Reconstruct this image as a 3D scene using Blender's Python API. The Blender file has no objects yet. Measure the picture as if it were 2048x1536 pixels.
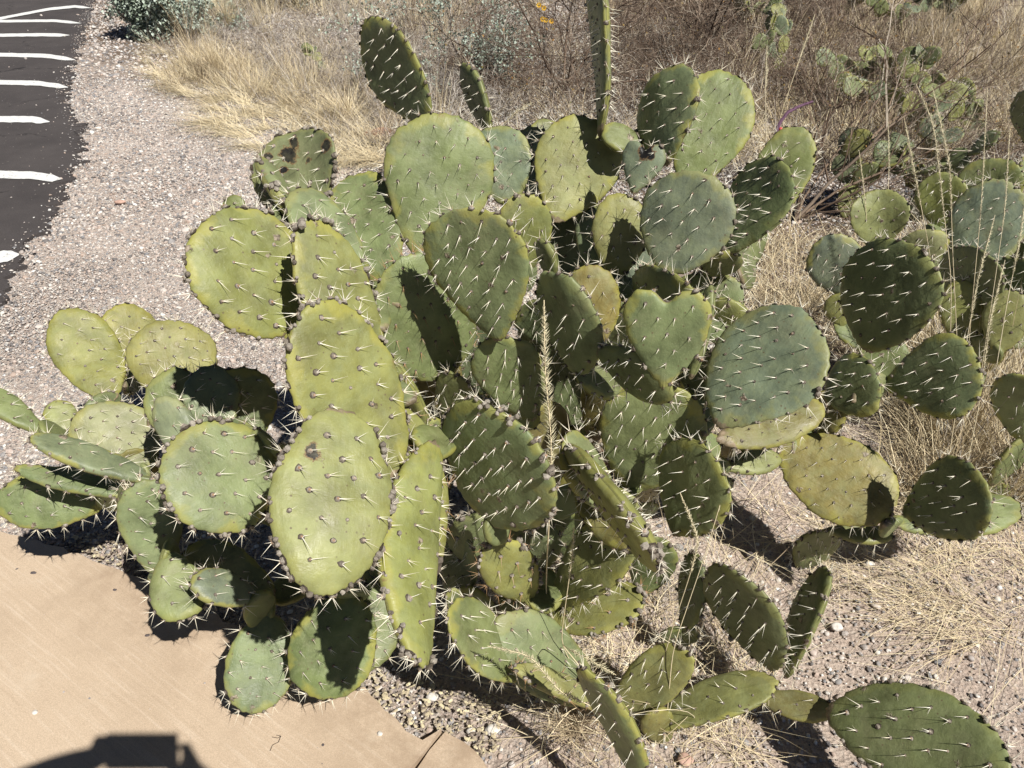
import bpy, math, random
import numpy as np
from mathutils import Vector, Matrix, noise as mnoise

R = math.radians
scene = bpy.context.scene
COL = scene.collection

# ------------------------------------------------------------------ camera
PITCH = R(35.0)
CAM_H = 1.55
cam_d = bpy.data.cameras.new("camera")
cam = bpy.data.objects.new("camera", cam_d)
COL.objects.link(cam)
cam.location = (0, 0, CAM_H)
cam.rotation_euler = (math.pi / 2 - PITCH, 0, 0)
cam_d.sensor_width = 36
cam_d.lens = 26
cam_d.clip_start = 0.02
cam_d.clip_end = 500
scene.camera = cam
FPX = 26 / 36 * 2048
CAM = np.array([0, 0, CAM_H])
FW = np.array([0, math.cos(PITCH), -math.sin(PITCH)])
UP = np.array([0, math.sin(PITCH), math.cos(PITCH)])
RT = np.array([1.0, 0, 0])


def P(px, py, d):
    """world point seen at photo pixel px,py at depth d metres"""
    return CAM + d * (FW + RT * (px - 1024) / FPX + UP * (768 - py) / FPX)


def G(px, py, z=0.0):
    """where the sight line through a photo pixel meets height z"""
    v = FW + RT * (px - 1024) / FPX + UP * (768 - py) / FPX
    return CAM + v * ((z - CAM_H) / v[2])


# ------------------------------------------------------------------ light
ANTI = (290, 1478)
Lc = FW + RT * (ANTI[0] - 1024) / FPX + UP * (768 - ANTI[1]) / FPX
Lc /= np.linalg.norm(Lc)
SUN = -Lc
world = bpy.data.worlds.new("World")
scene.world = world
world.use_nodes = True
wn = world.node_tree.nodes
wl = world.node_tree.links
sky = wn.new('ShaderNodeTexSky')
sky.sky_type = 'NISHITA'
sky.sun_disc = False
sky.altitude = 900
sky.dust_density = 0.2
sky.air_density = 0.4
sky.sun_elevation = math.asin(SUN[2])
sky.sun_rotation = math.atan2(SUN[0], SUN[1])
bg = wn['Background']
wl.new(sky.outputs[0], bg.inputs[0])
bg.inputs[1].default_value = 0.05
sd = bpy.data.lights.new("sun", 'SUN')
sun = bpy.data.objects.new("sun", sd)
COL.objects.link(sun)
sd.energy = 5.0
sd.angle = R(0.53)
sd.color = (1.0, 0.965, 0.90)
sun.rotation_euler = Vector(SUN).to_track_quat('Z', 'Y').to_euler()
sun.location = (3, -3, 6)
scene.cycles.diffuse_bounces = 2
scene.view_settings.view_transform = 'Standard'
scene.view_settings.look = 'None'
scene.view_settings.gamma = 1
scene.view_settings.use_curve_mapping = False
scene.view_settings.exposure = 0.30

# ------------------------------------------------------------------ helpers


def tag(o, label=None, cat=None, group=None, kind=None):
    if label:
        o['label'] = label
    if cat:
        o['category'] = cat
    if group:
        o['group'] = group
    if kind:
        o['kind'] = kind
    return o


def empty(name, loc):
    o = bpy.data.objects.new(name, None)
    o.empty_display_size = 0.05
    COL.objects.link(o)
    o.location = loc
    return o


def link(name, mesh, parent=None, mats=()):
    for m in mats:
        mesh.materials.append(m)
    o = bpy.data.objects.new(name, mesh)
    COL.objects.link(o)
    if parent is not None:
        o.parent = parent
        w = parent.location.copy()
        p = parent.parent
        while p is not None:
            w += p.location
            p = p.parent
        o.location = -w
    return o


class MB:
    """collects vertices and faces, with a per-vertex random value and material index"""

    def __init__(s):
        s.v = []
        s.f = []
        s.m = []
        s.a = []
        s.n = 0

    def add(s, verts, faces, mat=0, rnd=0.0):
        verts = np.asarray(verts, float)
        s.v.append(verts)
        b = s.n
        s.f.extend([tuple(i + b for i in f) for f in faces])
        s.m.extend([mat] * len(faces))
        s.a.append(np.full(len(verts), rnd))
        s.n += len(verts)

    def tube(s, pts, rad, k=4, mat=0, rnd=0.0):
        pts = np.asarray(pts, float)
        n = len(pts)
        rad = np.broadcast_to(np.asarray(rad, float), (n,))
        t = np.gradient(pts, axis=0)
        t /= np.linalg.norm(t, axis=1)[:, None] + 1e-12
        ref = np.array([0, 0, 1.0]) if abs(t[0][2]) < .9 else np.array([1.0, 0, 0])
        u = np.cross(t, ref)
        u /= np.linalg.norm(u, axis=1)[:, None] + 1e-9
        w = np.cross(t, u)
        an = np.arange(k) / k * 2 * math.pi
        V = pts[:, None, :] + rad[:, None, None] * (np.cos(an)[None, :, None] * u[:, None, :] + np.sin(an)[None, :, None] * w[:, None, :])
        F = []
        for i in range(n - 1):
            for j in range(k):
                j2 = (j + 1) % k
                F.append((i * k + j, i * k + j2, (i + 1) * k + j2, (i + 1) * k + j))
        s.add(V.reshape(-1, 3), F, mat, rnd)

    def cone(s, p, q, r, k=4, mat=0, rnd=0.0):
        p = np.asarray(p, float)
        q = np.asarray(q, float)
        t = q - p
        t = t / (np.linalg.norm(t) + 1e-9)
        ref = np.array([0, 0, 1.0]) if abs(t[2]) < .9 else np.array([1.0, 0, 0])
        u = np.cross(t, ref)
        u /= np.linalg.norm(u)
        w = np.cross(t, u)
        V = [p + r * (math.cos(a) * u + math.sin(a) * w) for a in [2 * math.pi * i / k for i in range(k)]] + [q]
        s.add(V, [(i, (i + 1) % k, k) for i in range(k)], mat, rnd)

    def mesh(s, name, smooth=False):
        me = bpy.data.meshes.new(name)
        V = np.concatenate(s.v) if s.v else np.zeros((0, 3))
        me.from_pydata(V.tolist(), [], s.f)
        me.polygons.foreach_set('material_index', s.m)
        if smooth:
            me.polygons.foreach_set('use_smooth', [True] * len(s.f))
        at = me.attributes.new('rnd', 'FLOAT', 'POINT')
        at.data.foreach_set('value', np.concatenate(s.a).astype(np.float32))
        me.update()
        return me


ICO_V = None


def ico():
    global ICO_V, ICO_F
    if ICO_V is None:
        t = (1 + 5 ** .5) / 2
        v = np.array([(-1, t, 0), (1, t, 0), (-1, -t, 0), (1, -t, 0), (0, -1, t), (0, 1, t), (0, -1, -t), (0, 1, -t), (t, 0, -1), (t, 0, 1), (-t, 0, -1), (-t, 0, 1)], float)
        ICO_V = v / np.linalg.norm(v[0])
        ICO_F = [(0, 11, 5), (0, 5, 1), (0, 1, 7), (0, 7, 10), (0, 10, 11), (1, 5, 9), (5, 11, 4), (11, 10, 2), (10, 7, 6), (7, 1, 8), (3, 9, 4), (3, 4, 2), (3, 2, 6), (3, 6, 8), (3, 8, 9), (4, 9, 5), (2, 4, 11), (6, 2, 10), (8, 6, 7), (9, 8, 1)]
    return ICO_V, ICO_F


def inpoly(x, y, poly):
    x = np.asarray(x)
    y = np.asarray(y)
    c = np.zeros(x.shape, bool)
    n = len(poly)
    j = n - 1
    for i in range(n):
        xi, yi = poly[i][0], poly[i][1]
        xj, yj = poly[j][0], poly[j][1]
        t = ((yi > y) != (yj > y)) & (x < (xj - xi) * (y - yi) / (yj - yi + 1e-12) + xi)
        c ^= t
        j = i
    return c


# ------------------------------------------------------------------ materials


class NT:
    def __init__(s, name, rough=.6, spec=.4):
        m = bpy.data.materials.new(name)
        m.use_nodes = True
        s.m = m
        s.nt = m.node_tree
        s.b = s.nt.nodes['Principled BSDF']
        s.b.inputs['Roughness'].default_value = rough
        s.b.inputs['Specular IOR Level'].default_value = spec

    def n(s, t, **k):
        x = s.nt.nodes.new(t)
        for a, b in k.items():
            setattr(x, a, b)
        return x

    def l(s, a, b):
        s.nt.links.new(a, b)

    def noise(s, vec, scale, detail=4, rough=.55, dist=0.0):
        x = s.n('ShaderNodeTexNoise')
        x.inputs['Scale'].default_value = scale
        x.inputs['Detail'].default_value = detail
        x.inputs['Roughness'].default_value = rough
        x.inputs['Distortion'].default_value = dist
        if vec is not None:
            s.l(vec, x.inputs['Vector'])
        return x

    def ramp(s, fac, stops, interp='LINEAR'):
        x = s.n('ShaderNodeValToRGB')
        x.color_ramp.interpolation = interp
        e = x.color_ramp.elements
        while len(e) < len(stops):
            e.new(0.5)
        for i, (p, c) in enumerate(stops):
            e[i].position = p
            e[i].color = (*c, 1) if len(c) == 3 else c
        s.l(fac, x.inputs[0])
        return x.outputs[0]

    def mix(s, fac, a, b, blend='MIX'):
        x = s.n('ShaderNodeMix', data_type='RGBA', blend_type=blend)
        for v, i in ((fac, 0), (a, 6), (b, 7)):
            if isinstance(v, (int, float)):
                x.inputs[i].default_value = v
            elif isinstance(v, tuple):
                x.inputs[i].default_value = (*v, 1)
            else:
                s.l(v, x.inputs[i])
        return x.outputs[2]

    def math(s, op, a, b=0.0, clamp=False):
        x = s.n('ShaderNodeMath', operation=op, use_clamp=clamp)
        for v, i in ((a, 0), (b, 1)):
            if isinstance(v, (int, float)):
                x.inputs[i].default_value = v
            else:
                s.l(v, x.inputs[i])
        return x.outputs[0]

    def color(s, c):
        if isinstance(c, tuple):
            s.b.inputs['Base Color'].default_value = (*c, 1)
        else:
            s.l(c, s.b.inputs['Base Color'])

    def bump(s, h, strength=.4, dist=.01, prev=None):
        x = s.n('ShaderNodeBump')
        x.inputs['Strength'].default_value = strength
        x.inputs['Distance'].default_value = dist
        s.l(h, x.inputs['Height'])
        if prev is not None:
            s.l(prev, x.inputs['Normal'])
        s.l(x.outputs[0], s.b.inputs['Normal'])
        return x.outputs[0]


def g(v):
    return (v, v, v)


def make_pad_mat(name='cactus_skin', corky=0.0):
    t = NT(name, .42, .38)
    uv = t.n('ShaderNodeUVMap').outputs[0]
    oi = t.n('ShaderNodeObjectInfo')
    add = t.n('ShaderNodeVectorMath', operation='ADD')
    sc = t.n('ShaderNodeVectorMath', operation='SCALE')
    comb = t.n('ShaderNodeCombineXYZ')
    t.l(oi.outputs['Random'], comb.inputs[0])
    t.l(oi.outputs['Random'], comb.inputs[1])
    t.l(comb.outputs[0], sc.inputs[0])
    sc.inputs['Scale'].default_value = 37.0
    t.l(uv, add.inputs[0])
    t.l(sc.outputs[0], add.inputs[1])
    vec = add.outputs[0]
    rim = t.n('ShaderNodeAttribute', attribute_name='rim').outputs['Fac']
    base = oi.outputs['Color']
    n1 = t.noise(vec, 14, 5, .6)
    m1 = t.ramp(n1.outputs[0], [(.34, g(.66)), (.66, g(1.26))])
    c = t.mix(1.0, base, m1, 'MULTIPLY')
    # waxy bloom, paler and bluer, in patches
    n2 = t.noise(vec, 26, 6, .7, .6)
    bloom = t.ramp(n2.outputs[0], [(.44, g(0)), (.70, g(.38))])
    c = t.mix(bloom, c, (.275, .315, .150))
    # yellow towards the rim, uneven
    n3 = t.noise(vec, 18, 3)
    rr = t.math('ADD', rim, t.math('MULTIPLY', t.math('SUBTRACT', n3.outputs[0], .5), 1.0))
    yf = t.ramp(rr, [(.86, g(0)), (1.2, g(.66))])
    yf = t.math('MULTIPLY', yf, t.ramp(oi.outputs['Random'], [(.1, g(.25)), (.9, g(1))]))
    c = t.mix(yf, c, (.33, .31, .065))
    # corky rust at places on the rim
    n4 = t.noise(vec, 30, 4, .7)
    rf = t.math('MULTIPLY', t.ramp(rim, [(.90, g(0)), (1.0, g(1))]), t.ramp(n4.outputs[0], [(.60, g(0)), (.68, g(.75))]))
    c = t.mix(rf, c, (.20, .115, .055))
    # pale pores
    v1 = t.n('ShaderNodeTexVoronoi')
    v1.inputs['Scale'].default_value = 240
    t.l(vec, v1.inputs['Vector'])
    pore = t.ramp(v1.outputs['Distance'], [(.10, g(.30)), (.24, g(0))])
    c = t.mix(pore, c, (.36, .37, .20))
    # corky scars: sparse cells only
    v2 = t.n('ShaderNodeTexVoronoi')
    v2.inputs['Scale'].default_value = 26
    nd = t.noise(vec, 120, 3)
    vm = t.n('ShaderNodeVectorMath', operation='MULTIPLY_ADD')
    t.l(nd.outputs['Color'], vm.inputs[0])
    vm.inputs[1].default_value = (.022, .022, 0)
    t.l(vec, vm.inputs[2])
    t.l(vm.outputs[0], v2.inputs['Vector'])
    sep = t.n('ShaderNodeSeparateColor')
    t.l(v2.outputs['Color'], sep.inputs[0])
    sel = t.ramp(sep.outputs[0], [(.80, g(0)), (.83, g(1))])
    scar = t.math('MULTIPLY', sel, t.ramp(v2.outputs['Distance'], [(.12, g(1)), (.20, g(0))]))
    c = t.mix(scar, c, t.ramp(nd.outputs[0], [(.4, (.07, .045, .03)), (.6, (.34, .28, .21))]))
    # old brown corky base
    nb = t.noise(vec, 40, 5, .7)
    bs = t.n('ShaderNodeAttribute', attribute_name='cork').outputs['Fac']
    bf = t.ramp(t.math('ADD', bs, t.math('MULTIPLY', t.math('SUBTRACT', nb.outputs[0], .5), .7)), [(.55, g(0)), (.8, g(.9))])
    c = t.mix(bf, c, t.ramp(nb.outputs[0], [(.35, (.09, .065, .045)), (.65, (.33, .25, .17))]))
    # black wounds
    ra = t.n('ShaderNodeAttribute', attribute_name='rot').outputs['Fac']
    rn_ = t.noise(vec, 75, 5, .75)
    rf2 = t.math('ADD', ra, t.math('MULTIPLY', t.math('SUBTRACT', rn_.outputs[0], .5), 2.2))
    rf2 = t.math('MULTIPLY', rf2, t.math('GREATER_THAN', ra, .05))
    c = t.mix(t.ramp(rf2, [(.36, g(0)), (.5, g(.8))]), c, (.16, .075, .03))
    c = t.mix(t.ramp(rf2, [(.55, g(0)), (.68, g(1))]), c, (.010, .009, .008))
    # small brown specks and dust
    v3 = t.n('ShaderNodeTexVoronoi')
    v3.inputs['Scale'].default_value = 85
    t.l(vec, v3.inputs['Vector'])
    sp3 = t.n('ShaderNodeSeparateColor')
    t.l(v3.outputs['Color'], sp3.inputs[0])
    spk = t.math('MULTIPLY', t.ramp(sp3.outputs[1], [(.74, g(0)), (.78, g(1))]), t.ramp(v3.outputs['Distance'], [(.10, g(.8)), (.19, g(0))]))
    c = t.mix(spk, c, (.115, .085, .045))
    dz = t.noise(vec, 9, 6, .75, .4)
    c = t.mix(t.ramp(dz.outputs[0], [(.50, g(0)), (.72, g(.42))]), c, (.25, .235, .135))
    t.color(c)
    rgh = t.ramp(n2.outputs[0], [(.35, g(.42)), (.7, g(.66))])
    t.l(rgh, t.b.inputs['Roughness'])
    # soft dents and lengthwise wrinkles
    mp = t.n('ShaderNodeMapping')
    mp.inputs['Scale'].default_value = (55, 13, 1)
    t.l(vec, mp.inputs[0])
    w = t.noise(mp.outputs[0], 1.0, 3, .5, .8)
    b1 = t.bump(w.outputs[0], .28, .0045)
    b2 = t.bump(n1.outputs[0], .6, .008, b1)
    f = t.noise(vec, 420, 3)
    b3 = t.bump(f.outputs[0], .25, .0010, b2)
    t.bump(scar, .6, .002, b3)
    t.b.inputs['Subsurface Weight'].default_value = 0.0
    return t.m


def simple(name, stops, rough=.6, spec=.35, attr='rnd', nscale=None, bump=0, trans=0.0):
    t = NT(name, rough, spec)
    a = t.n('ShaderNodeAttribute', attribute_name=attr).outputs['Fac']
    c = t.ramp(a, stops)
    if nscale:
        tc = t.n('ShaderNodeTexCoord').outputs['Object']
        nn = t.noise(tc, nscale, 4, .65)
        c = t.mix(1.0, c, t.ramp(nn.outputs[0], [(.3, g(.6)), (.7, g(1.25))]), 'MULTIPLY')
        if bump:
            t.bump(nn.outputs[0], .6, bump)
    t.color(c)
    return t.m


M_PAD = make_pad_mat()
M_SPINE = simple('spine_ivory', [(0, (.86, .83, .72)), (.6, (.80, .73, .56)), (1, (.40, .24, .12))], .45, .4)
M_AREOLE = simple('areole_wool', [(0, (.07, .055, .042)), (.3, (.22, .19, .155)), (.75, (.44, .40, .34)), (1, (.36, .21, .12))], .9, .1, nscale=500, bump=.001)
M_BLACK = simple('rot_black', [(0, (.012, .011, .01)), (1, (.05, .035, .025))], .75, .2, nscale=200, bump=.002)
M_GRASS = simple('dry_grass', [(0, (.82, .72, .50)), (.4, (.70, .58, .37)), (.75, (.48, .38, .25)), (1, (.24, .18, .125))], .7, .2)
M_GREYGRASS = simple('dead_grey_stalks', [(0, (.60, .55, .49)), (.5, (.42, .37, .32)), (1, (.16, .125, .105))], .8, .15)
M_HEAD = simple('seed_fluff', [(0, (.66, .60, .42)), (1, (.48, .44, .28))], .8, .15)
M_TWIG = simple('twig_bark', [(0, (.075, .056, .044)), (.45, (.15, .105, .075)), (.75, (.26, .19, .14)), (1, (.48, .42, .34))], .85, .15)
M_PURPLE = simple('purple_bark', [(0, (.13, .07, .11)), (1, (.22, .12, .18))], .8, .2)
M_LEAF = simple('grey_leaf', [(0, (.48, .54, .47)), (.6, (.34, .40, .32)), (1, (.17, .22, .15))], .6, .3)
M_RUSTLEAF = simple('rust_leaflet', [(0, (.28, .15, .05)), (1, (.16, .15, .05))], .7, .2)
M_PETAL = simple('yellow_petal', [(0, (.80, .50, .03)), (1, (.75, .38, .02))], .6, .2)
M_FRUIT = simple('red_fruit', [(0, (.55, .10, .09)), (1, (.6, .15, .1))], .5, .3)
M_LITTER = simple('leaf_litter', [(0, (.66, .58, .38)), (.25, (.50, .42, .28)), (.6, (.30, .25, .20)), (1, (.13, .10, .08))], .8, .15)


def stone_mat():
    t = NT('pebble_stone', .75, .3)
    oi = t.n('ShaderNodeObjectInfo')
    rnd = oi.outputs['Random']
    c = t.ramp(rnd, [(0, (.17, .155, .15)), (.12, (.42, .375, .345)), (.27, (.60, .54, .49)), (.40, (.32, .30, .29)), (.53, (.53, .44, .385)), (.67, (.66, .62, .565)),
                     (.77, (.46, .36, .30)), (.85, (.25, .245, .25)), (.95, (.78, .76, .72)), (1, (.46, .25, .17))], 'CONSTANT')
    tc = t.n('ShaderNodeTexCoord').outputs['Object']
    nn = t.noise(tc, 3.5, 4, .7)
    c = t.mix(1.0, c, t.ramp(nn.outputs[0], [(.3, g(.72)), (.7, g(1.2))]), 'MULTIPLY')
    t.color(c)
    return t.m


def ground_mat():
    t = NT('gravelly_earth', .9, .15)
    tc = t.n('ShaderNodeTexCoord').outputs['Object']
    v = t.n('ShaderNodeTexVoronoi')
    v.inputs['Scale'].default_value = 115
    v.inputs['Randomness'].default_value = 1
    t.l(tc, v.inputs['Vector'])
    sep = t.n('ShaderNodeSeparateColor')
    t.l(v.outputs['Color'], sep.inputs[0])
    peb = t.ramp(sep.outputs[0], [(0, (.24, .20, .19)), (.18, (.50, .43, .38)), (.4, (.64, .55, .48)), (.6, (.42, .37, .34)), (.75, (.56, .45, .38)), (.9, (.72, .67, .60)), (1, (.3, .27, .27))])
    big = t.noise(tc, .9, 4, .6)
    soil = t.ramp(t.noise(tc, 9, 6, .7).outputs[0], [(.3, (.46, .345, .27)), (.7, (.66, .53, .43))])
    sx = t.n('ShaderNodeSeparateXYZ')
    t.l(tc, sx.inputs[0])
    # pebbly by the road, sandier in the bed
    side = t.ramp(t.math('ADD', sx.outputs[0], t.math('MULTIPLY', big.outputs[0], .8)), [(.0, g(.20)), (.5, g(.55)), (1.0, g(.62))])
    c = t.mix(side, peb, soil)
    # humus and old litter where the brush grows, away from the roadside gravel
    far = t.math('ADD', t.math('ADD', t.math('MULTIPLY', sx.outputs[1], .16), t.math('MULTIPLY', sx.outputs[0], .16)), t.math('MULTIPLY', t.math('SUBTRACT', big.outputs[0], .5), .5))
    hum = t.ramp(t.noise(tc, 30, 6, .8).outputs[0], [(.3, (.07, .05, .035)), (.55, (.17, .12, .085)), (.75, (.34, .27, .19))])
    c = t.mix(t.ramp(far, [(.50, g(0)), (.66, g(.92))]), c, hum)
    fine = t.noise(tc, 260, 5, .8)
    c = t.mix(1.0, c, t.ramp(fine.outputs[0], [(.3, g(.55)), (.7, g(1.35))]), 'MULTIPLY')
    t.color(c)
    b = t.bump(v.outputs['Distance'], -.9 if False else .8, .006)
    t.bump(fine.outputs[0], .8, .006, b)
    return t.m


def concrete_mat():
    t = NT('tan_concrete', .88, .2)
    tc = t.n('ShaderNodeTexCoord').outputs['Object']
    big = t.noise(tc, 2.2, 5, .65)
    c = t.ramp(big.outputs[0], [(.3, (.50, .385, .275)), (.7, (.585, .46, .335))])
    # broom streaks
    mp = t.n('ShaderNodeMapping')
    mp.inputs['Rotation'].default_value = (0, 0, R(33))
    t.l(tc, mp.inputs[0])
    mp2 = t.n('ShaderNodeMapping')
    mp2.inputs['Scale'].default_value = (5, 130, 1)
    t.l(mp.outputs[0], mp2.inputs[0])
    st = t.noise(mp2.outputs[0], 1, 4, .6)
    c = t.mix(t.ramp(st.outputs[0], [(.54, g(0)), (.74, g(.5))]), c, (.70, .585, .46))
    c = t.mix(t.ramp(st.outputs[0], [(.26, g(.3)), (.44, g(0))]), c, (.37, .275, .19))
    sp = t.noise(tc, 420, 4, .8)
    c = t.mix(1.0, c, t.ramp(sp.outputs[0], [(.3, g(.74)), (.7, g(1.18))]), 'MULTIPLY')
    v = t.n('ShaderNodeTexVoronoi')
    v.inputs['Scale'].default_value = 150
    t.l(tc, v.inputs['Vector'])
    c = t.mix(t.ramp(v.outputs['Distance'], [(.06, g(.5)), (.14, g(0))]), c, (.24, .17, .12))
    sn = t.noise(tc, 5.5, 6, .7, .5)
    c = t.mix(t.ramp(sn.outputs[0], [(.54, g(0)), (.74, g(.38))]), c, (.36, .27, .19))
    c = t.mix(t.ramp(sn.outputs[0], [(.26, g(.35)), (.42, g(0))]), c, (.66, .56, .44))
    # dirt washed on along the broken edge
    di = t.noise(tc, 8, 6, .75)
    ga = t.n('ShaderNodeAttribute', attribute_name='rnd').outputs['Fac']
    c = t.mix(t.math('MULTIPLY', ga, t.ramp(di.outputs[0], [(.40, g(.0)), (.62, g(.7))])), c, (.30, .215, .145))
    t.color(c)
    b = t.bump(st.outputs[0], .25, .002)
    t.bump(sp.outputs[0], .45, .0018, b)
    return t.m


def asphalt_mat():
    t = NT('old_asphalt', .85, .25)
    tc = t.n('ShaderNodeTexCoord').outputs['Object']
    n = t.noise(tc, 2, 5, .7)
    c = t.ramp(n.outputs[0], [(.3, (.056, .049, .048)), (.7, (.088, .077, .074))])
    f = t.noise(tc, 160, 4, .8)
    c = t.mix(1.0, c, t.ramp(f.outputs[0], [(.3, g(.6)), (.7, g(1.45))]), 'MULTIPLY')
    v = t.n('ShaderNodeTexVoronoi')
    v.inputs['Scale'].default_value = 22
    t.l(tc, v.inputs['Vector'])
    c = t.mix(t.ramp(v.outputs['Distance'], [(.05, g(.8)), (.10, g(0))]), c, (.38, .34, .30))
    # cracks
    v2 = t.n('ShaderNodeTexVoronoi', feature='DISTANCE_TO_EDGE')
    v2.inputs['Scale'].default_value = .8
    nd = t.noise(tc, 5, 4)
    vm = t.n('ShaderNodeVectorMath', operation='MULTIPLY_ADD')
    t.l(nd.outputs['Color'], vm.inputs[0])
    vm.inputs[1].default_value = (.35, .35, 0)
    t.l(tc, vm.inputs[2])
    t.l(vm.outputs[0], v2.inputs['Vector'])
    ck = t.ramp(v2.outputs['Distance'], [(.003, g(.8)), (.012, g(0))])
    ck = t.math('MULTIPLY', ck, t.ramp(n.outputs[0], [(.48, g(0)), (.56, g(1))]))
    c = t.mix(ck, c, (.018, .016, .016))
    t.color(c)
    t.bump(f.outputs[0], .7, .006)
    return t.m


def paint_mat():
    t = NT('white_road_paint', .7, .3)
    tc = t.n('ShaderNodeTexCoord').outputs['Object']
    f = t.noise(tc, 60, 5, .8)
    t.color(t.ramp(f.outputs[0], [(.33, (.14, .13, .125)), (.43, (.70, .70, .68)), (.7, (.82, .82, .80))]))
    t.bump(f.outputs[0], .4, .003)
    return t.m


def rock_mat():
    t = NT('rusty_rock', .85, .2)
    tc = t.n('ShaderNodeTexCoord').outputs['Object']
    f = t.noise(tc, 22, 6, .7)
    t.color(t.ramp(f.outputs[0], [(.3, (.21, .115, .075)), (.7, (.46, .29, .20))]))
    t.bump(f.outputs[0], .6, .008)
    return t.m


M_STONE = stone_mat()
M_GROUND = ground_mat()
M_CONC = concrete_mat()
M_ASPH = asphalt_mat()
M_PAINT = paint_mat()
M_ROCK = rock_mat()

# ------------------------------------------------------------------ ground
rng = np.random.default_rng(5)
gx = np.unique(np.concatenate([-np.geomspace(6, 90, 14), np.linspace(-6, 9, 160), np.geomspace(9, 90, 14)]))
gy = np.unique(np.concatenate([-np.geomspace(1, 40, 10), np.linspace(-1, 14, 160), np.geomspace(14, 160, 16)]))
GN = []
for y in gy:
    for x in gx:
        z = -0.012 + 0.006 * mnoise.noise(Vector((x * 1.7, y * 1.7, 3))) + 0.004 * mnoise.noise(Vector((x * 9, y * 9, 1)))
        GN.append((x, y, z))
nx = len(gx)
me = bpy.data.meshes.new('ground')
me.from_pydata(GN, [], [(j * nx + i, j * nx + i + 1, (j + 1) * nx + i + 1, (j + 1) * nx + i) for j in range(len(gy) - 1) for i in range(nx - 1)])
me.polygons.foreach_set('use_smooth', [True] * len(me.polygons))
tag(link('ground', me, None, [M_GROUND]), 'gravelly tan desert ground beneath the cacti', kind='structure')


def slab(name, poly, z0, z1, mat, edge=None, rnd=None, bevel=0.0):
    n = len(poly)
    v = [(p[0], p[1], z1) for p in poly] + [(p[0], p[1], z0) for p in poly]
    f = [tuple(range(n)), tuple(range(2 * n - 1, n - 1, -1))] + [(i, i + n, (i + 1) % n + n, (i + 1) % n) for i in range(n)]
    # orientation: poly given counter-clockwise seen from above
    ar = sum(poly[i][0] * poly[(i + 1) % n][1] - poly[(i + 1) % n][0] * poly[i][1] for i in range(n))
    if ar < 0:
        f = [q[::-1] for q in f]
    me = bpy.data.meshes.new(name)
    me.from_pydata(v, [], f)
    at = me.attributes.new('rnd', 'FLOAT', 'POINT')
    at.data.foreach_set('value', [0.0 if rnd is None else rnd[i % n] for i in range(2 * n)])
    o = link(name, me, None, [mat])
    return o


def rough_line(pts, step, amp, seed):
    out = []
    rg = random.Random(seed)
    for a, b in zip(pts[:-1], pts[1:]):
        L = math.dist(a[:2], b[:2])
        k = max(1, int(L / step))
        nxv, nyv = -(b[1] - a[1]) / L, (b[0] - a[0]) / L
        for i in range(k):
            t = i / k
            j = rg.gauss(0, amp) + amp * 1.5 * mnoise.noise(Vector((a[0] + t * (b[0] - a[0]), a[1] + t * (b[1] - a[1]), seed)) * 8)
            out.append((a[0] + t * (b[0] - a[0]) + nxv * j, a[1] + t * (b[1] - a[1]) + nyv * j))
    out.append(tuple(pts[-1][:2]))
    return out


ZC = 0.022
edge_px = [(-330, 960), (0, 1064), (60, 1075), (110, 1090), (200, 1128), (290, 1158), (400, 1215), (520, 1270), (640, 1325), (728, 1377), (770, 1420), (812, 1462), (845, 1480)]
edge_w = [tuple(G(x, y, ZC)[:2]) for x, y in edge_px]
seam_w = [tuple(G(x, y, ZC)[:2]) for x, y in [(882, 1457), (850, 1498), (815, 1545), (740, 1640)]]
e1 = rough_line(edge_w, .025, .0028, 3)
conc1 = e1 + rough_line(seam_w[0:], .03, .002, 4) + [(-.35, -1.2), (-4.5, -1.2), (-4.5, edge_w[0][1])]
rn = [min(1, max(0, (i - len(e1) * .6) / (len(e1) * .4))) if i < len(e1) else (1 if i < len(e1) + 12 else 0) for i in range(len(conc1))]


def slab_fan(name, poly, z0, z1, mat, dirtline):
    """top as a fine grid clipped to the outline so the dirt value can vary across it"""
    import bmesh
    o = slab(name, poly, z0, z1, mat)
    bm = bmesh.new()
    bm.from_mesh(o.data)
    for k in range(-45, 10):
        for co, no in (((k * .1, 0, 0), (1, 0, 0)), ((0, k * .1 + 2, 0), (0, 1, 0))):
            bmesh.ops.bisect_plane(bm, geom=bm.verts[:] + bm.edges[:] + bm.faces[:], plane_co=co, plane_no=no)
    ly = bm.verts.layers.float.get('rnd')
    dl = np.array(dirtline)
    for v in bm.verts:
        d = np.min(np.hypot(dl[:, 0] - v.co.x, dl[:, 1] - v.co.y))
        v[ly] = max(0, 1 - d / .22)
    bm.to_mesh(o.data)
    bm.free()
    return o


dirt = e1[int(len(e1) * .55):] + seam_w
o = slab_fan('pavement', conc1, -.10, ZC, M_CONC, dirt)
tag(o, 'tan brushed concrete walkway slab at bottom left', kind='structure')
seam2 = [tuple(G(x + 8, y + 1, ZC)[:2]) for x, y in [(884, 1458), (852, 1498), (818, 1545), (745, 1640)]]
e2 = rough_line([tuple(G(x, y, ZC)[:2]) for x, y in [(892, 1459), (925, 1482), (960, 1520), (985, 1560), (1020, 1640)]], .025, .004, 9)
conc2 = e2 + [(-.05, .3), (-.1, -1.0), (-.33, -1.0)] + rough_line(seam2[::-1], .03, .002, 6)
o = slab_fan('pavement', conc2, -.10, ZC - .004, M_CONC, e2 + seam2)
tag(o, 'dusty broken corner slab of the walkway beyond the joint', kind='structure')
CONC = [conc1, conc2]

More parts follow.
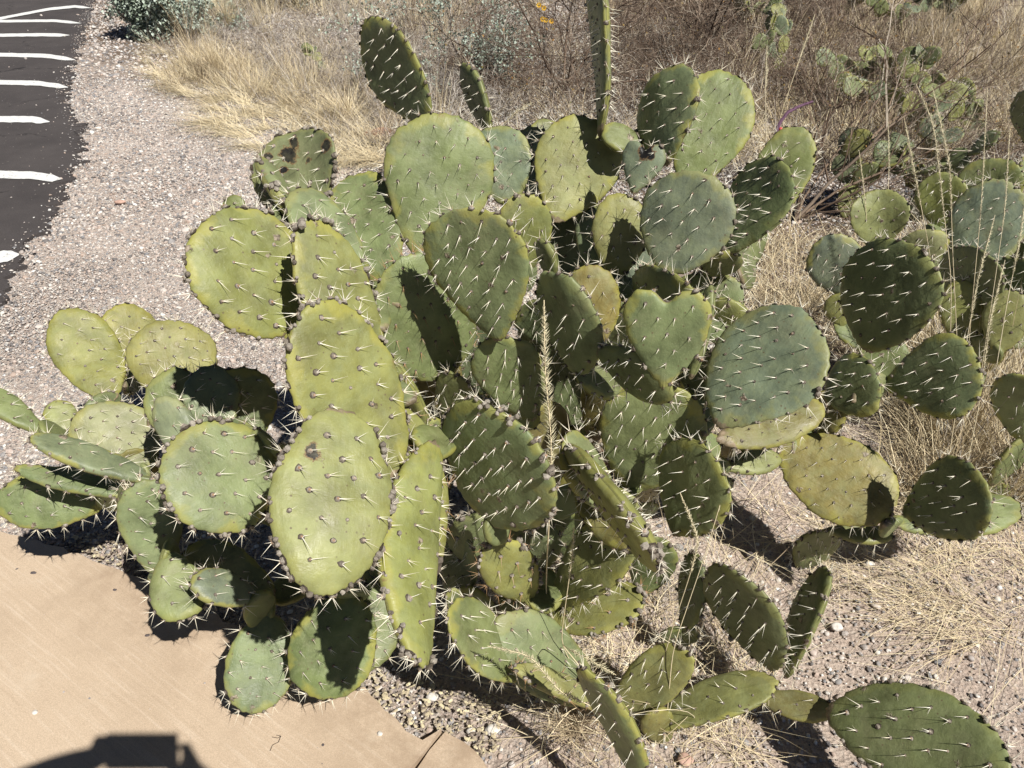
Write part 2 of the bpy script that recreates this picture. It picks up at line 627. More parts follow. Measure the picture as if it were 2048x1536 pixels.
# road -------------------------------------------------------------
rp = [(-60, 700), (0, 610), (22, 560), (50, 500), (100, 440), (120, 400), (140, 352), (150, 320), (168, 280), (158, 250), (140, 215), (128, 190), (140, 150), (152, 110), (166, 60), (183, 10), (205, -50), (225, -110), (240, -160)]
rw = [tuple(G(x, y, .006)[:2]) for x, y in rp]
re_ = rough_line(rw, .035, .028, 21)
road = re_ + [(-14, 90), (-60, 90), (-60, -4), (-7, -4), (-3.6, 1.4)]
o = slab('road', road, -.08, .006, M_ASPH)
tag(o, 'dark weathered asphalt road edge', kind='structure')
strip = [([(-420, 512), (-100, 514), (0, 513), (38, 508)], 11), ([(-420, 333), (-60, 347), (60, 350), (122, 357)], 7.5), ([(-420, 236), (0, 238), (60, 238), (99, 243)], 6.2),
         ([(-420, 150), (0, 164), (75, 166), (136, 174)], 4.6), ([(-420, 100), (0, 109), (90, 111), (150, 119)], 4.0), ([(-420, 66), (0, 70), (90, 69), (139, 70)], 3.2),
         ([(-420, 45), (0, 42), (110, 41), (162, 46)], 2.6), ([(-300, 86), (0, 37), (100, 18), (150, 13), (182, 16)], 2.6)]
for i, (ctr, hw) in enumerate(strip):
    xs = np.linspace(ctr[0][0], ctr[-1][0], 60)
    cy = np.interp(xs, [c[0] for c in ctr], [c[1] for c in ctr])
    rg = random.Random(i)
    sh = [max(.12, min(1, (xs[-1] - x) / 18)) for x in xs]
    top = [tuple(G(x, y - hw * (1 + rg.uniform(-.1, .1)) * s, .012)[:2]) for x, y, s in zip(xs, cy, sh)]
    bot = [tuple(G(x, y + hw * (1 + rg.uniform(-.1, .1)) * s, .012)[:2]) for x, y, s in zip(xs, cy, sh)]
    n = len(top)
    me = bpy.data.meshes.new('road_marking')
    me.from_pydata([(p[0], p[1], .0105 + (i == 7) * .003) for p in bot + top], [], [(k, k + 1, n + k + 1, n + k) for k in range(n - 1)])
    tag(link('road_marking', me, None, [M_PAINT]), kind='structure')

# ------------------------------------------------------------------ pebbles (geometry nodes)
src = bpy.data.collections.new('pebble_shapes')


def stone_mesh(seed, sub=1):
    import bmesh
    bm = bmesh.new()
    bmesh.ops.create_icosphere(bm, subdivisions=sub, radius=1)
    rg = random.Random(seed)
    sx, sy, sz = rg.uniform(.8, 1.2), rg.uniform(.6, .95), rg.uniform(.4, .7)
    for v in bm.verts:
        k = 1 + .30 * mnoise.noise(v.co * 1.3 + Vector((seed * 3, 0, 0))) + .13 * rg.uniform(-1, 1)
        v.co = Vector((v.co.x * sx, v.co.y * sy, v.co.z * sz)) * k
    me = bpy.data.meshes.new('pebble_shape')
    bm.to_mesh(me)
    bm.free()
    me.materials.append(M_STONE)
    return me


for i in range(9):
    me_ = stone_mesh(i, 2 if i < 4 else 1)
    if i < 4:
        me_.polygons.foreach_set('use_smooth', [True] * len(me_.polygons))
    o = bpy.data.objects.new('pebble_shape', me_)
    src.objects.link(o)


def scatter(name, pts, scl, label, coll=src):
    me = bpy.data.meshes.new(name)
    me.from_pydata(pts.tolist(), [], [])
    a = me.attributes.new('scl', 'FLOAT', 'POINT')
    a.data.foreach_set('value', scl.astype(np.float32))
    a = me.attributes.new('rot', 'FLOAT_VECTOR', 'POINT')
    rot = np.stack([rng.normal(0, .35, len(pts)), rng.normal(0, .35, len(pts)), rng.uniform(0, 6.28, len(pts))], 1)
    a.data.foreach_set('vector', rot.astype(np.float32).ravel())
    o = link(name, me)
    tree = bpy.data.node_groups.new(name, 'GeometryNodeTree')
    tree.interface.new_socket('Geometry', in_out='INPUT', socket_type='NodeSocketGeometry')
    tree.interface.new_socket('Geometry', in_out='OUTPUT', socket_type='NodeSocketGeometry')
    N = tree.nodes
    gi = N.new('NodeGroupInput')
    go = N.new('NodeGroupOutput')
    ci = N.new('GeometryNodeCollectionInfo')
    ci.inputs['Collection'].default_value = coll
    ci.inputs['Separate Children'].default_value = True
    ci.inputs['Reset Children'].default_value = True
    iop = N.new('GeometryNodeInstanceOnPoints')
    iop.inputs['Pick Instance'].default_value = True
    na = N.new('GeometryNodeInputNamedAttribute')
    na.data_type = 'FLOAT'
    na.inputs[0].default_value = 'scl'
    nr = N.new('GeometryNodeInputNamedAttribute')
    nr.data_type = 'FLOAT_VECTOR'
    nr.inputs[0].default_value = 'rot'
    Lk = tree.links
    mp = N.new('GeometryNodeMeshToPoints')
    Lk.new(gi.outputs[0], mp.inputs[0])
    Lk.new(mp.outputs[0], iop.inputs['Points'])
    Lk.new(ci.outputs[0], iop.inputs['Instance'])
    Lk.new([x for x in nr.outputs if x.enabled][0], iop.inputs['Rotation'])
    Lk.new([x for x in na.outputs if x.enabled][0], iop.inputs['Scale'])
    Lk.new(iop.outputs[0], go.inputs[0])
    md = o.modifiers.new('scatter', 'NODES')
    md.node_group = tree
    return tag(o, label, kind='stuff')


def scatter_pts(x0, x1, y0, y1, n, med, sig, mx, onconc=0.0, onroad=0.003):
    x = rng.uniform(x0, x1, n)
    y = rng.uniform(y0, y1, n)
    # keep what the camera could plausibly see with a margin
    rel = np.stack([x, y, np.full(n, -CAM_H)], 1)
    d = rel @ FW
    u = np.abs(x / d) * FPX
    vv = -(rel @ UP) / d * FPX
    keep = (d > .3) & (u < 1350) & (vv < 1100)
    for c in CONC:
        i = inpoly(x, y, c)
        keep &= ~i | (rng.random(n) < onconc)
    i = inpoly(x, y, road)
    keep &= ~i | (rng.random(n) < onroad)
    bed = (x > -.1 + .3 * np.sin(y * 5)) & (y < 4) & (x > -.2)
    keep &= ~bed | (rng.random(n) < .42)
    x, y = x[keep], y[keep]
    s = np.minimum(med * np.exp(rng.normal(0, sig, len(x))), mx)
    z = -.010 + s * .1
    for c in CONC:
        on = inpoly(x, y, c)
        s = np.where(on, np.minimum(s * .55, .003), s)
        z = np.where(on, ZC + s * .3, z)
    z = np.where(inpoly(x, y, road), .008 + s * .2, z)
    return np.stack([x, y, z], 1), s


A = [scatter_pts(-2.6, 3.2, .6, 3.4, 230000, .0028, .48, .014, .003), scatter_pts(-2.6, 2.8, .6, 3.4, 9000, .0062, .35, .015, 0), scatter_pts(-5, 4, 3.4, 7, 210000, .0047, .45, .02), scatter_pts(-6, 1, 7, 13, 40000, .010, .4, .03)]
pp = np.concatenate([a[0] for a in A])
ss = np.concatenate([a[1] for a in A])
scatter('gravel', pp, ss, 'loose pinkish grey gravel between road, walkway and cacti')

# crumbs at the ragged road edge
rr_ = np.array(re_)
ii = rng.integers(0, len(rr_), 3500)
q = rr_[ii] + rng.normal(0, .04, (3500, 2))
scatter('road_edge_gravel', np.stack([q[:, 0], q[:, 1], np.full(3500, .010)], 1), np.minimum(.0042 * np.exp(rng.normal(0, .4, 3500)), .014), 'gravel crumbs spilled over the ragged asphalt edge')

# ------------------------------------------------------------------ cactus pads
HUE = {'g': (.156, .188, .078), 'y': (.218, .224, .076), 'Y': (.215, .205, .056), 'z': (.268, .266, .086), 'o': (.200, .170, .055), 'b': (.158, .192, .122), 'd': (.140, .170, .078), 'm': (.158, .184, .078), 'p': (.26, .265, .12)}
CLUSTERS = [0]
CLUST_LIMIT = 290


def cluster_geo(mb, o, n, down, side, rg, kind, L, old=0, side_sp=False):
    """areole wool knob plus its spines; o point on skin, n outward normal, down towards pad base"""
    V, F = ico()
    s = (.0036 if kind == 'face' else .0044) * rg.uniform(.7, 1.25) * (1 + .38 * old * (.4 + rg.random()))
    if kind == 'rim' and rg.random() < .3:
        s *= 1.3
    M = np.stack([down, side, n], 1)

    def knob(c, r_, h_, tone):
        jit = 1 + .16 * np.array([rg.uniform(-1, 1) for _ in range(12)])[:, None]
        mb.add(c + (V * jit * np.array([r_, r_, h_])) @ M.T, F, 1, tone)
    # dark scar ring, grey woolly knob, paler worn top
    knob(o, s * 1.22, s * .36, rg.uniform(0, .10))
    knob(o + n * s * .25, s * .85, s * .62, rg.uniform(.2, .6) if old or kind == 'rim' else rg.uniform(.05, .35))
    if rg.random() < (.8 if kind == 'rim' or old else .5):
        knob(o + n * s * .72, s * .42, s * .25, rg.uniform(.75, 1))
    if kind == 'rim':
        for _ in range(rg.choice((0, 0, 1) if not old else (1, 1, 2, 3, 4))):
            b = rg.uniform(0, 6.28)
            knob(o + (down * math.cos(b) + side * math.sin(b)) * s * 1.5, s * rg.uniform(.6, .95), s * .75, rg.uniform(.15, .65))
    dark = rg.uniform(.7, 1.0) if L < 0 else rg.uniform(0, .35)
    L = abs(L)
    if kind == 'face':
        m = rg.choice((0, 1, 1, 2, 2, 2, 2, 3, 3))
        for i in range(m):
            a = R(rg.uniform(30, 60) if side_sp else rg.uniform(8, 40))
            b = R(rg.uniform(-26, 26)) + (i - (m - 1) / 2) * .45
            d = n * math.cos(a) + (down * math.cos(b) + side * math.sin(b)) * math.sin(a)
            l = L * rg.uniform(.6, 1.15) * (1 if i == 0 else rg.uniform(.45, .9))
            mb.cone(o + n * s * .5, o + d * l, (.00086 if i == 0 else .00066) * rg.uniform(.8, 1.1), 4, 0, dark + rg.uniform(0, .35) ** 1.2)
        for _ in range(3):
            b = rg.uniform(0, 6.28)
            d = n * .8 + (down * math.cos(b) + side * math.sin(b)) * .7
            mb.cone(o, o + d * .006, .0004, 3, 0, rg.uniform(.8, 1))
        if rg.random() < .5:
            a = R(75)
            b = rg.uniform(-1.6, 1.6)
            d = n * math.cos(a) + (down * math.cos(b) + side * math.sin(b)) * math.sin(a)
            mb.cone(o, o + d * L * .4, .0005, 3, 0, dark + .2)
    else:
        for i in range(rg.choice((2, 3, 4, 5, 6))):
            a = R(rg.uniform(15, 62))
            b = rg.uniform(0, 6.28)
            d = n * math.cos(a) + (down * math.cos(b) + side * math.sin(b)) * math.sin(a)
            mb.cone(o + n * s * .5, o + d * L * rg.uniform(.4, 1.3), .00086 * rg.uniform(.7, 1.1), 4, 0, dark + rg.uniform(0, .4))
        for i in range(5):
            b = rg.uniform(0, 6.28)
            d = n * .7 + (down * math.cos(b) + side * math.sin(b)) * .8
            mb.cone(o, o + d * .009, .00045, 3, 0, rg.uniform(.75, 1))


def make_pad(parent, base, tip, wid, th, col='g', egg=.24, thick=.023, notch=0.0, bend=None, cup=None, L=.033, single=False, seed=0, cork=.15, label=None, spiky=True, dn=None, nphi=72, nr=14, name='pad', vface=None, hole=False, rot=(), old=0):
    rg = random.Random(seed * 7 + 13)
    base = np.asarray(base, float)
    tip = np.asarray(tip, float)
    ctr = (base + tip) / 2
    a = tip - base
    H = np.linalg.norm(a)
    a /= H
    v = (CAM - ctr) if vface is None else np.asarray(vface, float)
    v = v / np.linalg.norm(v)
    n0 = v - (v @ a) * a
    n0 /= np.linalg.norm(n0)
    s0 = np.cross(a, n0)
    n = n0 * math.cos(th) + s0 * math.sin(th)
    s = np.cross(a, n)
    if bend is None:
        bend = rg.uniform(-.25, .30)
    if cup is None:
        cup = rg.uniform(-.25, .35)
    gexp = math.log(.5) / math.log(.5 + min(.17, egg * .42))
    pexp = rg.uniform(.43, .50)
    nrim = max(8, int((H + wid) * 1.55 / .026))
    asym = rg.uniform(-.06, .06)
    off = rg.uniform(0, 100)

    def outline(ph):
        # ph 0 at the base, pi at the tip
        u = (1 - math.cos(ph)) / 2
        x = max(0.0, math.sin(math.pi * min(1, max(0, u)) ** gexp)) ** pexp * wid / 2 * (1 if math.sin(ph) >= 0 else -1)
        y = -math.cos(ph) * H / 2
        k = 1 + .014 * math.cos(nrim * ph) + .055 * mnoise.noise(Vector((math.cos(ph) * 1.3, math.sin(ph) * 1.3, off))) + .032 * mnoise.noise(Vector((math.cos(ph) * 3.5, math.sin(ph) * 3.5, off + 5)))
        if notch:
            dphi = (ph - math.pi)
            k *= 1 - notch * math.exp(-(dphi / .34) ** 2)
        x += asym * wid * math.cos(ph) * .5 * (1 - math.cos(ph)) * .5
        return x * k, y * k

    T = thick / 2

    def skin(x, y, z):
        """pad plane coordinates to world, with the pad's own bend"""
        z = z + bend * (y * y) / H * .8 + cup * (x * x) / H * 1.1
        z += .0034 * mnoise.noise(Vector((x * 20, y * 14, off))) + .0065 * mnoise.noise(Vector((x * 6, y * 6, off + 9)))
        return ctr + s * x + a * y + n * z

    rs = np.concatenate([np.linspace(0, .78, nr - 6), [.85, .90, .94, .97, .99, 1.0]])
    nr = len(rs)

    def tz(r):
        return T * (max(0.0, 1 - r ** 5)) ** .5 * (1 if r < 1 else 0)

    V = []
    rimv = []
    corkv = []
    rotv = []
    uv = []
    idx = {}
    for side in (1, -1):
        for ir, r in enumerate(rs):
            for ip in range(nphi):
                ph = 2 * math.pi * ip / nphi
                if ir == 0:
                    if ip > 0:
                        continue
                    x = y = 0
                elif ir == nr - 1 and side == -1:
                    continue
                else:
                    ox, oy = outline(ph if ph <= math.pi else ph)
                    # the crenation and notch fade inwards
                    x, y = ox * r, oy * r
                idx[(side, ir, ip)] = len(V)
                V.append(skin(x, y, side * tz(r)))
                rimv.append(r)
                rotv.append(max([0] + [1.6 * math.exp(-((x / (wid / 2) - q_[0]) ** 2 + (y / (H / 2) - q_[1]) ** 2) / q_[2] ** 2) for q_ in rot]))
                corkv.append(cork * (1.6 if y < -.35 * H else .3) * r ** 2 + (.9 * math.exp(-((ph - math.pi) / .4) ** 2) * (r > .97) if notch else 0) + (.75 if y < -.46 * H else 0))
                uv.append((x, y + (.7 if side < 0 else 0)))

    def gi_(side, ir, ip):
        ip %= nphi
        if ir == 0:
            ip = 0
        if ir == nr - 1:
            side = 1
        return idx[(side, ir, ip)]
    F = []
    for side in (1, -1):
        for ir in range(nr - 1):
            for ip in range(nphi):
                if ir == 0:
                    q = (gi_(side, 0, 0), gi_(side, 1, ip), gi_(side, 1, ip + 1))
                else:
                    q = (gi_(side, ir, ip), gi_(side, ir + 1, ip), gi_(side, ir + 1, ip + 1), gi_(side, ir, ip + 1))
                if hole and 3 <= ir <= nr - 5 and abs(ip - nphi * .42) < 3.1:
                    continue
                F.append(q[::-1] if side < 0 else q)
    me = bpy.data.meshes.new('pad')
    me.from_pydata([list(p - ctr) for p in V], [], F)
    me.polygons.foreach_set('use_smooth', [True] * len(F))
    at = me.attributes.new('rim', 'FLOAT', 'POINT')
    at.data.foreach_set('value', rimv)
    at = me.attributes.new('cork', 'FLOAT', 'POINT')
    at.data.foreach_set('value', corkv)
    at = me.attributes.new('rot', 'FLOAT', 'POINT')
    at.data.foreach_set('value', rotv)
    ul = me.uv_layers.new(name='UVMap')
    li = np.zeros(len(me.loops), int)
    me.loops.foreach_get('vertex_index', li)
    ul.data.foreach_set('uv', np.array(uv)[li].ravel())
    me.materials.append(M_PAD)
    o = bpy.data.objects.new(name, me)
    COL.objects.link(o)
    o.parent = parent
    o.location = Vector(ctr) - parent.location
    hc = HUE[col]
    hj = rg.uniform(.88, 1.12)
    o.color = (hc[0] * hj * rg.uniform(.95, 1.06), hc[1] * hj, hc[2] * hj * rg.uniform(.85, 1.15), 1)
    if label:
        o['label'] = label
    if not spiky:
        return o, float(n @ SUN), s
    # areoles ------------------------------------------------------
    dn_ = dn if dn is not None else (-.1, 0, -1)
    mb = MB()
    items = []
    sp = (.0385 + .004 * old) * (1 + rg.uniform(-.08, .12))
    rows = int(H / (sp * .7)) + 2
    for side in (1, -1):
        for j in range(-rows, rows):
            for i in range(-8, 9):
                x = (i + (.5 if j % 2 else 0)) * sp + rg.gauss(0, .0036)
                y = j * sp * .74 + rg.gauss(0, .0016) + sp * .2 * side - .20 * abs(x)
                ph = math.atan2(x / (wid / 2), -y / (H / 2)) % (2 * math.pi)
                ox, oy = outline(ph)
                rr2 = math.hypot(x, y) / (math.hypot(ox, oy) + 1e-9)
                if rr2 > .86 or (y < -.40 * H):
                    continue
                if notch and y > .22 * H and abs(x) < .2 * wid:
                    continue
                z = side * tz(rr2)
                p0 = skin(x, y, z)
                e = .002
                dx = skin(x + e, y, z) - p0
                dy = skin(x, y + e, z) - p0
                nn = np.cross(dx, dy) * side
                nn /= np.linalg.norm(nn)
                dv = np.array(dn_) + [rg.gauss(0, .16) for _ in range(3)]
                dv = dv - (dv @ nn) * nn
                dn = dv / np.linalg.norm(dv)
                items.append((p0 - nn * .0008, nn, dn, np.cross(nn, dn), 'face', side))
    for k in range(nrim):
        ph = 2 * math.pi * (k + rg.gauss(0, .12)) / nrim
        if math.cos(ph) > .80 or rg.random() < .06:
            continue
        ox, oy = outline(ph)
        p0 = skin(ox, oy, rg.uniform(-.3, .3) * T)
        x2, y2 = outline(ph + .02)
        tg = skin(x2, y2, 0) - skin(ox, oy, 0)
        tg /= np.linalg.norm(tg)
        nn = np.cross(tg, n)
        nn /= np.linalg.norm(nn)
        if nn @ (p0 - ctr) < 0:
            nn = -nn
        items.append((p0 - nn * .002, nn, tg, np.cross(nn, tg), 'rim', 0))
    for (p0, nn, dn, sd_, kind, side) in items:
        Lk = L * (1.0 if kind == 'face' else .95)
        facing = nn @ (CAM - p0) > -.02
        if single and facing and CLUSTERS[0] < CLUST_LIMIT:
            c = MB()
            cluster_geo(c, np.zeros(3), nn, dn, sd_, rg, kind, Lk, old, dn_[0] > .5)
            cm = c.mesh('spine_cluster')
            cm.materials.append(M_SPINE)
            cm.materials.append(M_AREOLE)
            co = bpy.data.objects.new('spine_cluster', cm)
            COL.objects.link(co)
            co.parent = o
            co.location = Vector(p0 - ctr)
            CLUSTERS[0] += 1
        else:
            cluster_geo(mb, p0 - ctr, nn, dn, sd_, rg, kind, Lk, old, dn_[0] > .5)
    if mb.n:
        cm = mb.mesh('spine_clusters')
        cm.materials.append(M_SPINE)
        cm.materials.append(M_AREOLE)
        co = bpy.data.objects.new('spine_clusters', cm)
        COL.objects.link(co)
        co.parent = o
        co['kind'] = 'stuff'
    return o, float(n @ SUN), s


# each row: base pixel x,y and depth, tip pixel x,y and depth, seen width, turn of the face in degrees, hue, extras
# depths are real metres: the pads are full-size bodies standing where the sight lines put them
MAIN = [
    (1, 1218, 268, 1.70, 1193, -60, 1.74, 42, -80, 'm', dict(cork=.3, lean=.1, real=.20, thick=.026)),
    (2, 868, 250, 1.78, 728, 50, 1.86, 118, -50, 'd', {}),
    (3, 985, 270, 1.86, 925, 128, 1.92, 50, -60, 'd', {}),
    (4, 838, 520, 1.58, 908, 232, 1.64, 222, 0, 'g', dict(egg=.34)),
    (5, 1000, 680, 1.46, 925, 415, 1.42, 205, -30, 'm', dict(egg=.40, bend=.1)),
    (6, 1020, 410, 1.78, 985, 252, 1.84, 130, 0, 'b', {}),
    (7, 1085, 410, 2.0, 1058, 258, 2.1, 105, -12, 'b', {}),
    (8, 1108, 442, 1.78, 1192, 240, 1.78, 178, 6, 'y', dict(egg=.3, lean=.05)),
    (9, 1078, 320, 2.2, 1100, 240, 2.25, 70, 0, 'y', {}),
    (10, 1060, 540, 1.78, 1040, 385, 1.74, 110, 5, 'y', {}),
    (11, 1330, 330, 1.62, 1326, 135, 1.70, 130, -46, 'd', {}),
    (12, 1372, 385, 1.78, 1462, 142, 1.86, 158, 0, 'g', dict(egg=.3)),
    (13, 1525, 450, 1.88, 1597, 257, 1.94, 112, -8, 'g', {}),
    (14, 1460, 515, 1.62, 1545, 318, 1.66, 130, -55, 'd', dict(thick=.022)),
    (15, 1335, 552, 1.50, 1400, 343, 1.52, 192, -18, 'b', {}),
    (16, 1268, 390, 1.62, 1297, 276, 1.64, 90, -15, 'b', dict(notch=.45, egg=.5, rot=((.1, .55, .3), (.4, .4, .15)), label='withered bluish pad with a black rotten tip')),
    (17, 1232, 560, 1.66, 1248, 386, 1.68, 116, 5, 'y', {}),
    (18, 1145, 560, 1.9, 1148, 420, 1.92, 100, 0, 'b', {}),
    (19, 1195, 560, 1.8, 1185, 402, 1.84, 78, -10, 'b', {}),
    (20, 1215, 610, 1.84, 1300, 470, 1.86, 84, 0, 'b', {}),
    (21, 1160, 755, 1.44, 1108, 542, 1.40, 124, -50, 'd', dict(thick=.026, bend=.05)),
    (22, 1190, 700, 1.60, 1178, 528, 1.62, 118, 0, 'o', dict(cork=.5)),
    (23, 1185, 880, 1.95, 1232, 690, 1.78, 92, 0, 'o', dict(cork=.7)),
    (24, 1110, 560, 1.68, 1082, 477, 1.68, 44, -60, 'm', {}),
    (25, 1328, 778, 1.28, 1338, 555, 1.27, 172, -4, 'g', dict(notch=.40, egg=.42, bend=.1, cup=.1, label='heart shaped pad with a bitten out notch at its tip', L=.018)),
    (26, 1340, 720, 1.56, 1320, 533, 1.52, 150, -52, 'd', {}),
    (27, 1430, 690, 1.76, 1455, 550, 1.78, 84, 0, 'g', {}),
    (28, 1385, 755, 1.44, 1424, 570, 1.46, 36, -66, 'm', {}),
    (29, 1435, 854, 1.40, 1602, 624, 1.46, 224, -30, 'b', dict(egg=.22, bend=.05, cup=0)),
    (30, 1265, 985, 1.64, 1335, 768, 1.56, 212, 2, 'g', {}),
    (31, 1350, 1068, 1.50, 1410, 893, 1.47, 168, -40, 'm', dict(cup=0, bend=0)),
    (32, 1400, 805, 1.58, 1400, 690, 1.6, 90, -45, 'm', {}),
    (33, 1425, 890, 1.66, 1640, 815, 1.76, 96, -15, 'o', dict(cork=.6)),
    (34, 1445, 935, 1.80, 1560, 915, 1.84, 56, -20, 'y', {}),
    (35, 1650, 800, 1.78, 1755, 745, 1.68, 132, -20, 'd', {}),
    (36, 1732, 706, 1.62, 1808, 478, 1.62, 196, -36, 'm', dict(cup=0, bend=0)),
    (37, 1765, 770, 1.74, 1968, 742, 1.56, 172, -5, 'd', dict(egg=.36, cup=0, bend=0)),
    (38, 1745, 790, 1.86, 1785, 675, 1.88, 100, 0, 'g', {}),
    (39, 1560, 888, 1.86, 1790, 1020, 1.74, 168, -10, 'o', dict(egg=.15)),
    (40, 1806, 1030, 1.72, 1978, 975, 1.50, 166, -12, 'd', dict(egg=.36, cup=0, bend=0)),
    (41, 1785, 1052, 1.78, 2040, 1015, 1.80, 88, -25, 'g', {}),
    (42, 1650, 1062, 1.88, 1785, 1072, 1.86, 38, -40, 'y', {}),
    (43, 585, 668, 1.36, 425, 430, 1.30, 236, 26, 'y', dict(old=1, egg=.10, single=1, cup=0, bend=0)),
    (44, 612, 440, 1.56, 594, 264, 1.60, 172, -30, 'm', dict(cup=.5, bend=.3, egg=.08, rot=((-.15, .45, .17), (.8, .35, .12), (.0, .7, .10), (-.3, .15, .08), (-.6, .5, .08), (.25, .2, .06)), old=1, label='curled pad with black rotten patches')),
    (45, 610, 470, 1.46, 518, 318, 1.50, 40, 74, 'm', dict(thick=.034, old=1, cup=0)),
    (46, 490, 432, 1.75, 450, 400, 1.75, 26, 0, 'm', {}),
    (47, 720, 600, 1.42, 600, 372, 1.45, 120, 30, 'g', {}),
    (48, 745, 780, 1.33, 620, 432, 1.30, 150, 36, 'y', dict(old=1, single=1, egg=.1)),
    (49, 775, 960, 1.22, 620, 610, 1.17, 218, 26, 'y', dict(old=1, single=1, egg=.08, bend=.2)),
    (50, 685, 812, 1.165, 652, 1190, 1.04, 242, -14, 'z', dict(old=1, single=1, egg=.02, bend=-.15, cup=-.15, lean=.05, rot=((.45, -.42, .09),))),
    (51, 770, 570, 1.62, 705, 345, 1.66, 168, -15, 'g', {}),
    (52, 900, 755, 1.66, 800, 515, 1.60, 222, 10, 'g', dict(egg=.05, L=-.034)),
    (53, 1065, 835, 1.64, 985, 670, 1.56, 138, -15, 'g', {}),
    (54, 985, 1040, 1.36, 1012, 818, 1.24, 250, -34, 'g', dict(old=1, single=1, egg=.10, thick=.030, cup=.1, bend=.1, L=.030)),
    (55, 862, 850, 1.5, 748, 682, 1.42, 40, -66, 'y', dict(thick=.026)),
    (56, 884, 1140, 1.34, 802, 810, 1.30, 112, 38, 'y', dict(L=-.03, lean=0)),
    (57, 842, 885, 1.285, 806, 1338, 1.07, 124, -50, 'y', dict(old=1, single=1, thick=.034, egg=.0, bend=.4, cup=-.3, lean=0)),
    (58, 1130, 888, 1.44, 1322, 1135, 1.18, 52, 80, 'y', dict(real=.15, thick=.040, cork=.4, cup=0, bend=0, old=1)),
    (59, 1100, 1205, 1.60, 1268, 1045, 1.46, 128, -30, 'y', dict(cork=.3)),
    (60, 1062, 1205, 1.54, 985, 1085, 1.46, 112, -10, 'y', dict(L=-.028, old=1)),
    (61, 985, 1150, 1.64, 965, 1030, 1.58, 168, -10, 'g', dict(cork=.5, old=1)),
    (62, 1090, 1245, 1.62, 1290, 1195, 1.54, 104, -30, 'y', dict(L=-.028, old=1)),
    (63, 395, 920, 1.66, 335, 738, 1.66, 128, -10, 'g', {}),
    (64, 450, 870, 1.60, 405, 735, 1.64, 110, -10, 'b', {}),
    (65, 490, 900, 1.66, 470, 735, 1.66, 150, 0, 'd', {}),
    (66, 385, 925, 1.52, 325, 795, 1.54, 78, -20, 'b', {}),
    (67, 548, 900, 1.42, 332, 1005, 1.28, 240, 4, 'g', dict(old=1, single=1, egg=.08, cup=0, bend=0)),
    (68, 318, 1145, 1.62, 290, 955, 1.60, 120, 5, 'g', {}),
    (69, 335, 1105, 1.56, 372, 1242, 1.50, 104, 0, 'g', {}),
    (70, 520, 1195, 1.54, 382, 1160, 1.46, 78, 30, 'b', {}),
    (71, 550, 1190, 1.66, 365, 1105, 1.62, 110, 0, 'd', {}),
    (72, 540, 1225, 1.58, 505, 1427, 1.50, 138, 0, 'g', dict(egg=.1)),
    (73, 705, 1185, 1.54, 630, 1400, 1.46, 172, 0, 'g', dict(egg=.1)),
    (74, 750, 1150, 1.64, 725, 1345, 1.56, 120, 0, 'd', {}),
    (75, 900, 830, 1.9, 850, 700, 1.8, 110, 0, 'o', dict(cork=.7)),
    (76, 1000, 1000, 1.9, 1020, 830, 1.75, 60, 30, 'b', {}),
    (77, 1480, 700, 1.8, 1440, 600, 1.75, 90, -20, 'y', {}),
    (78, 690, 760, 1.75, 760, 560, 1.7, 120, 0, 'o', dict(cork=.4)),
    (79, 1150, 985, 1.62, 1290, 1100, 1.40, 86, -20, 'o', dict(cork=.4)),
    (94, 1275, 1190, 1.72, 1330, 1070, 1.64, 90, 0, 'g', {}),
    (95, 1060, 1150, 1.72, 1075, 1030, 1.66, 110, -20, 'd', {}),
    (96, 1000, 1260, 1.72, 900, 1180, 1.60, 80, -20, 'd', dict(cork=.4)),
    (97, 1190, 1130, 1.80, 1110, 1020, 1.72, 110, -30, 'd', dict(cork=.4)),
    (98, 1340, 690, 1.72, 1290, 560, 1.66, 120, -20, 'd', {}),
    (99, 1140, 700, 1.70, 1060, 600, 1.66, 110, -40, 'd', {}),
    (100, 1390, 640, 1.80, 1400, 545, 1.78, 90, -10, 'm', dict(old=1)),
    (101, 700, 700, 1.62, 690, 560, 1.58, 120, 0, 'g', {}),
    (102, 1500, 830, 1.80, 1380, 720, 1.74, 110, -30, 'd', {}),
    (103, 950, 905, 1.76, 905, 740, 1.68, 96, -40, 'm', {}),
    (104, 1130, 1020, 1.78, 1180, 900, 1.72, 74, 35, 'o', dict(cork=.5)),
    (105, 1245, 1065, 1.64, 1225, 975, 1.60, 96, -20, 'm', {}),
    (106, 905, 1190, 1.72, 930, 1045, 1.64, 96, -50, 'd', {}),
    (107, 1060, 470, 1.86, 1085, 385, 1.84, 70, -50, 'm', {}),
    (109, 1620, 870, 1.88, 1680, 790, 1.84, 80, -30, 'o', dict(cork=.4)),
    (110, 640, 520, 1.50, 560, 400, 1.50, 90, 50, 'g', dict(old=1)),
    (111, 800, 1240, 1.66, 770, 1120, 1.62, 80, -40, 'd', {}),
    (112, 1000, 600, 1.84, 960, 640, 1.80, 90, 0, 'd', {}),
    # old supporting pads low down, mostly hidden
    (80, 1110, 980, 2.16, 1080, 800, 1.95, 110, 30, 'o', dict(cork=1.0, spiky=False)),
    (81, 1030, 920, 2.2, 880, 800, 1.95, 120, 0, 'o', dict(cork=1.0, spiky=False)),
    (82, 880, 960, 2.1, 780, 830, 1.75, 140, 10, 'o', dict(cork=.8)),
    (83, 1290, 1010, 2.05, 1290, 930, 1.75, 90, 0, 'o', dict(cork=.8)),
    (84, 680, 1010, 2.0, 620, 860, 1.7, 150, 0, 'd', dict(cork=.5)),
    (85, 560, 1060, 1.95, 560, 900, 1.65, 150, 20, 'd', dict(cork=.3)),
    (86, 860, 1090, 1.9, 800, 1000, 1.55, 120, 0, 'd', dict(cork=.5)),
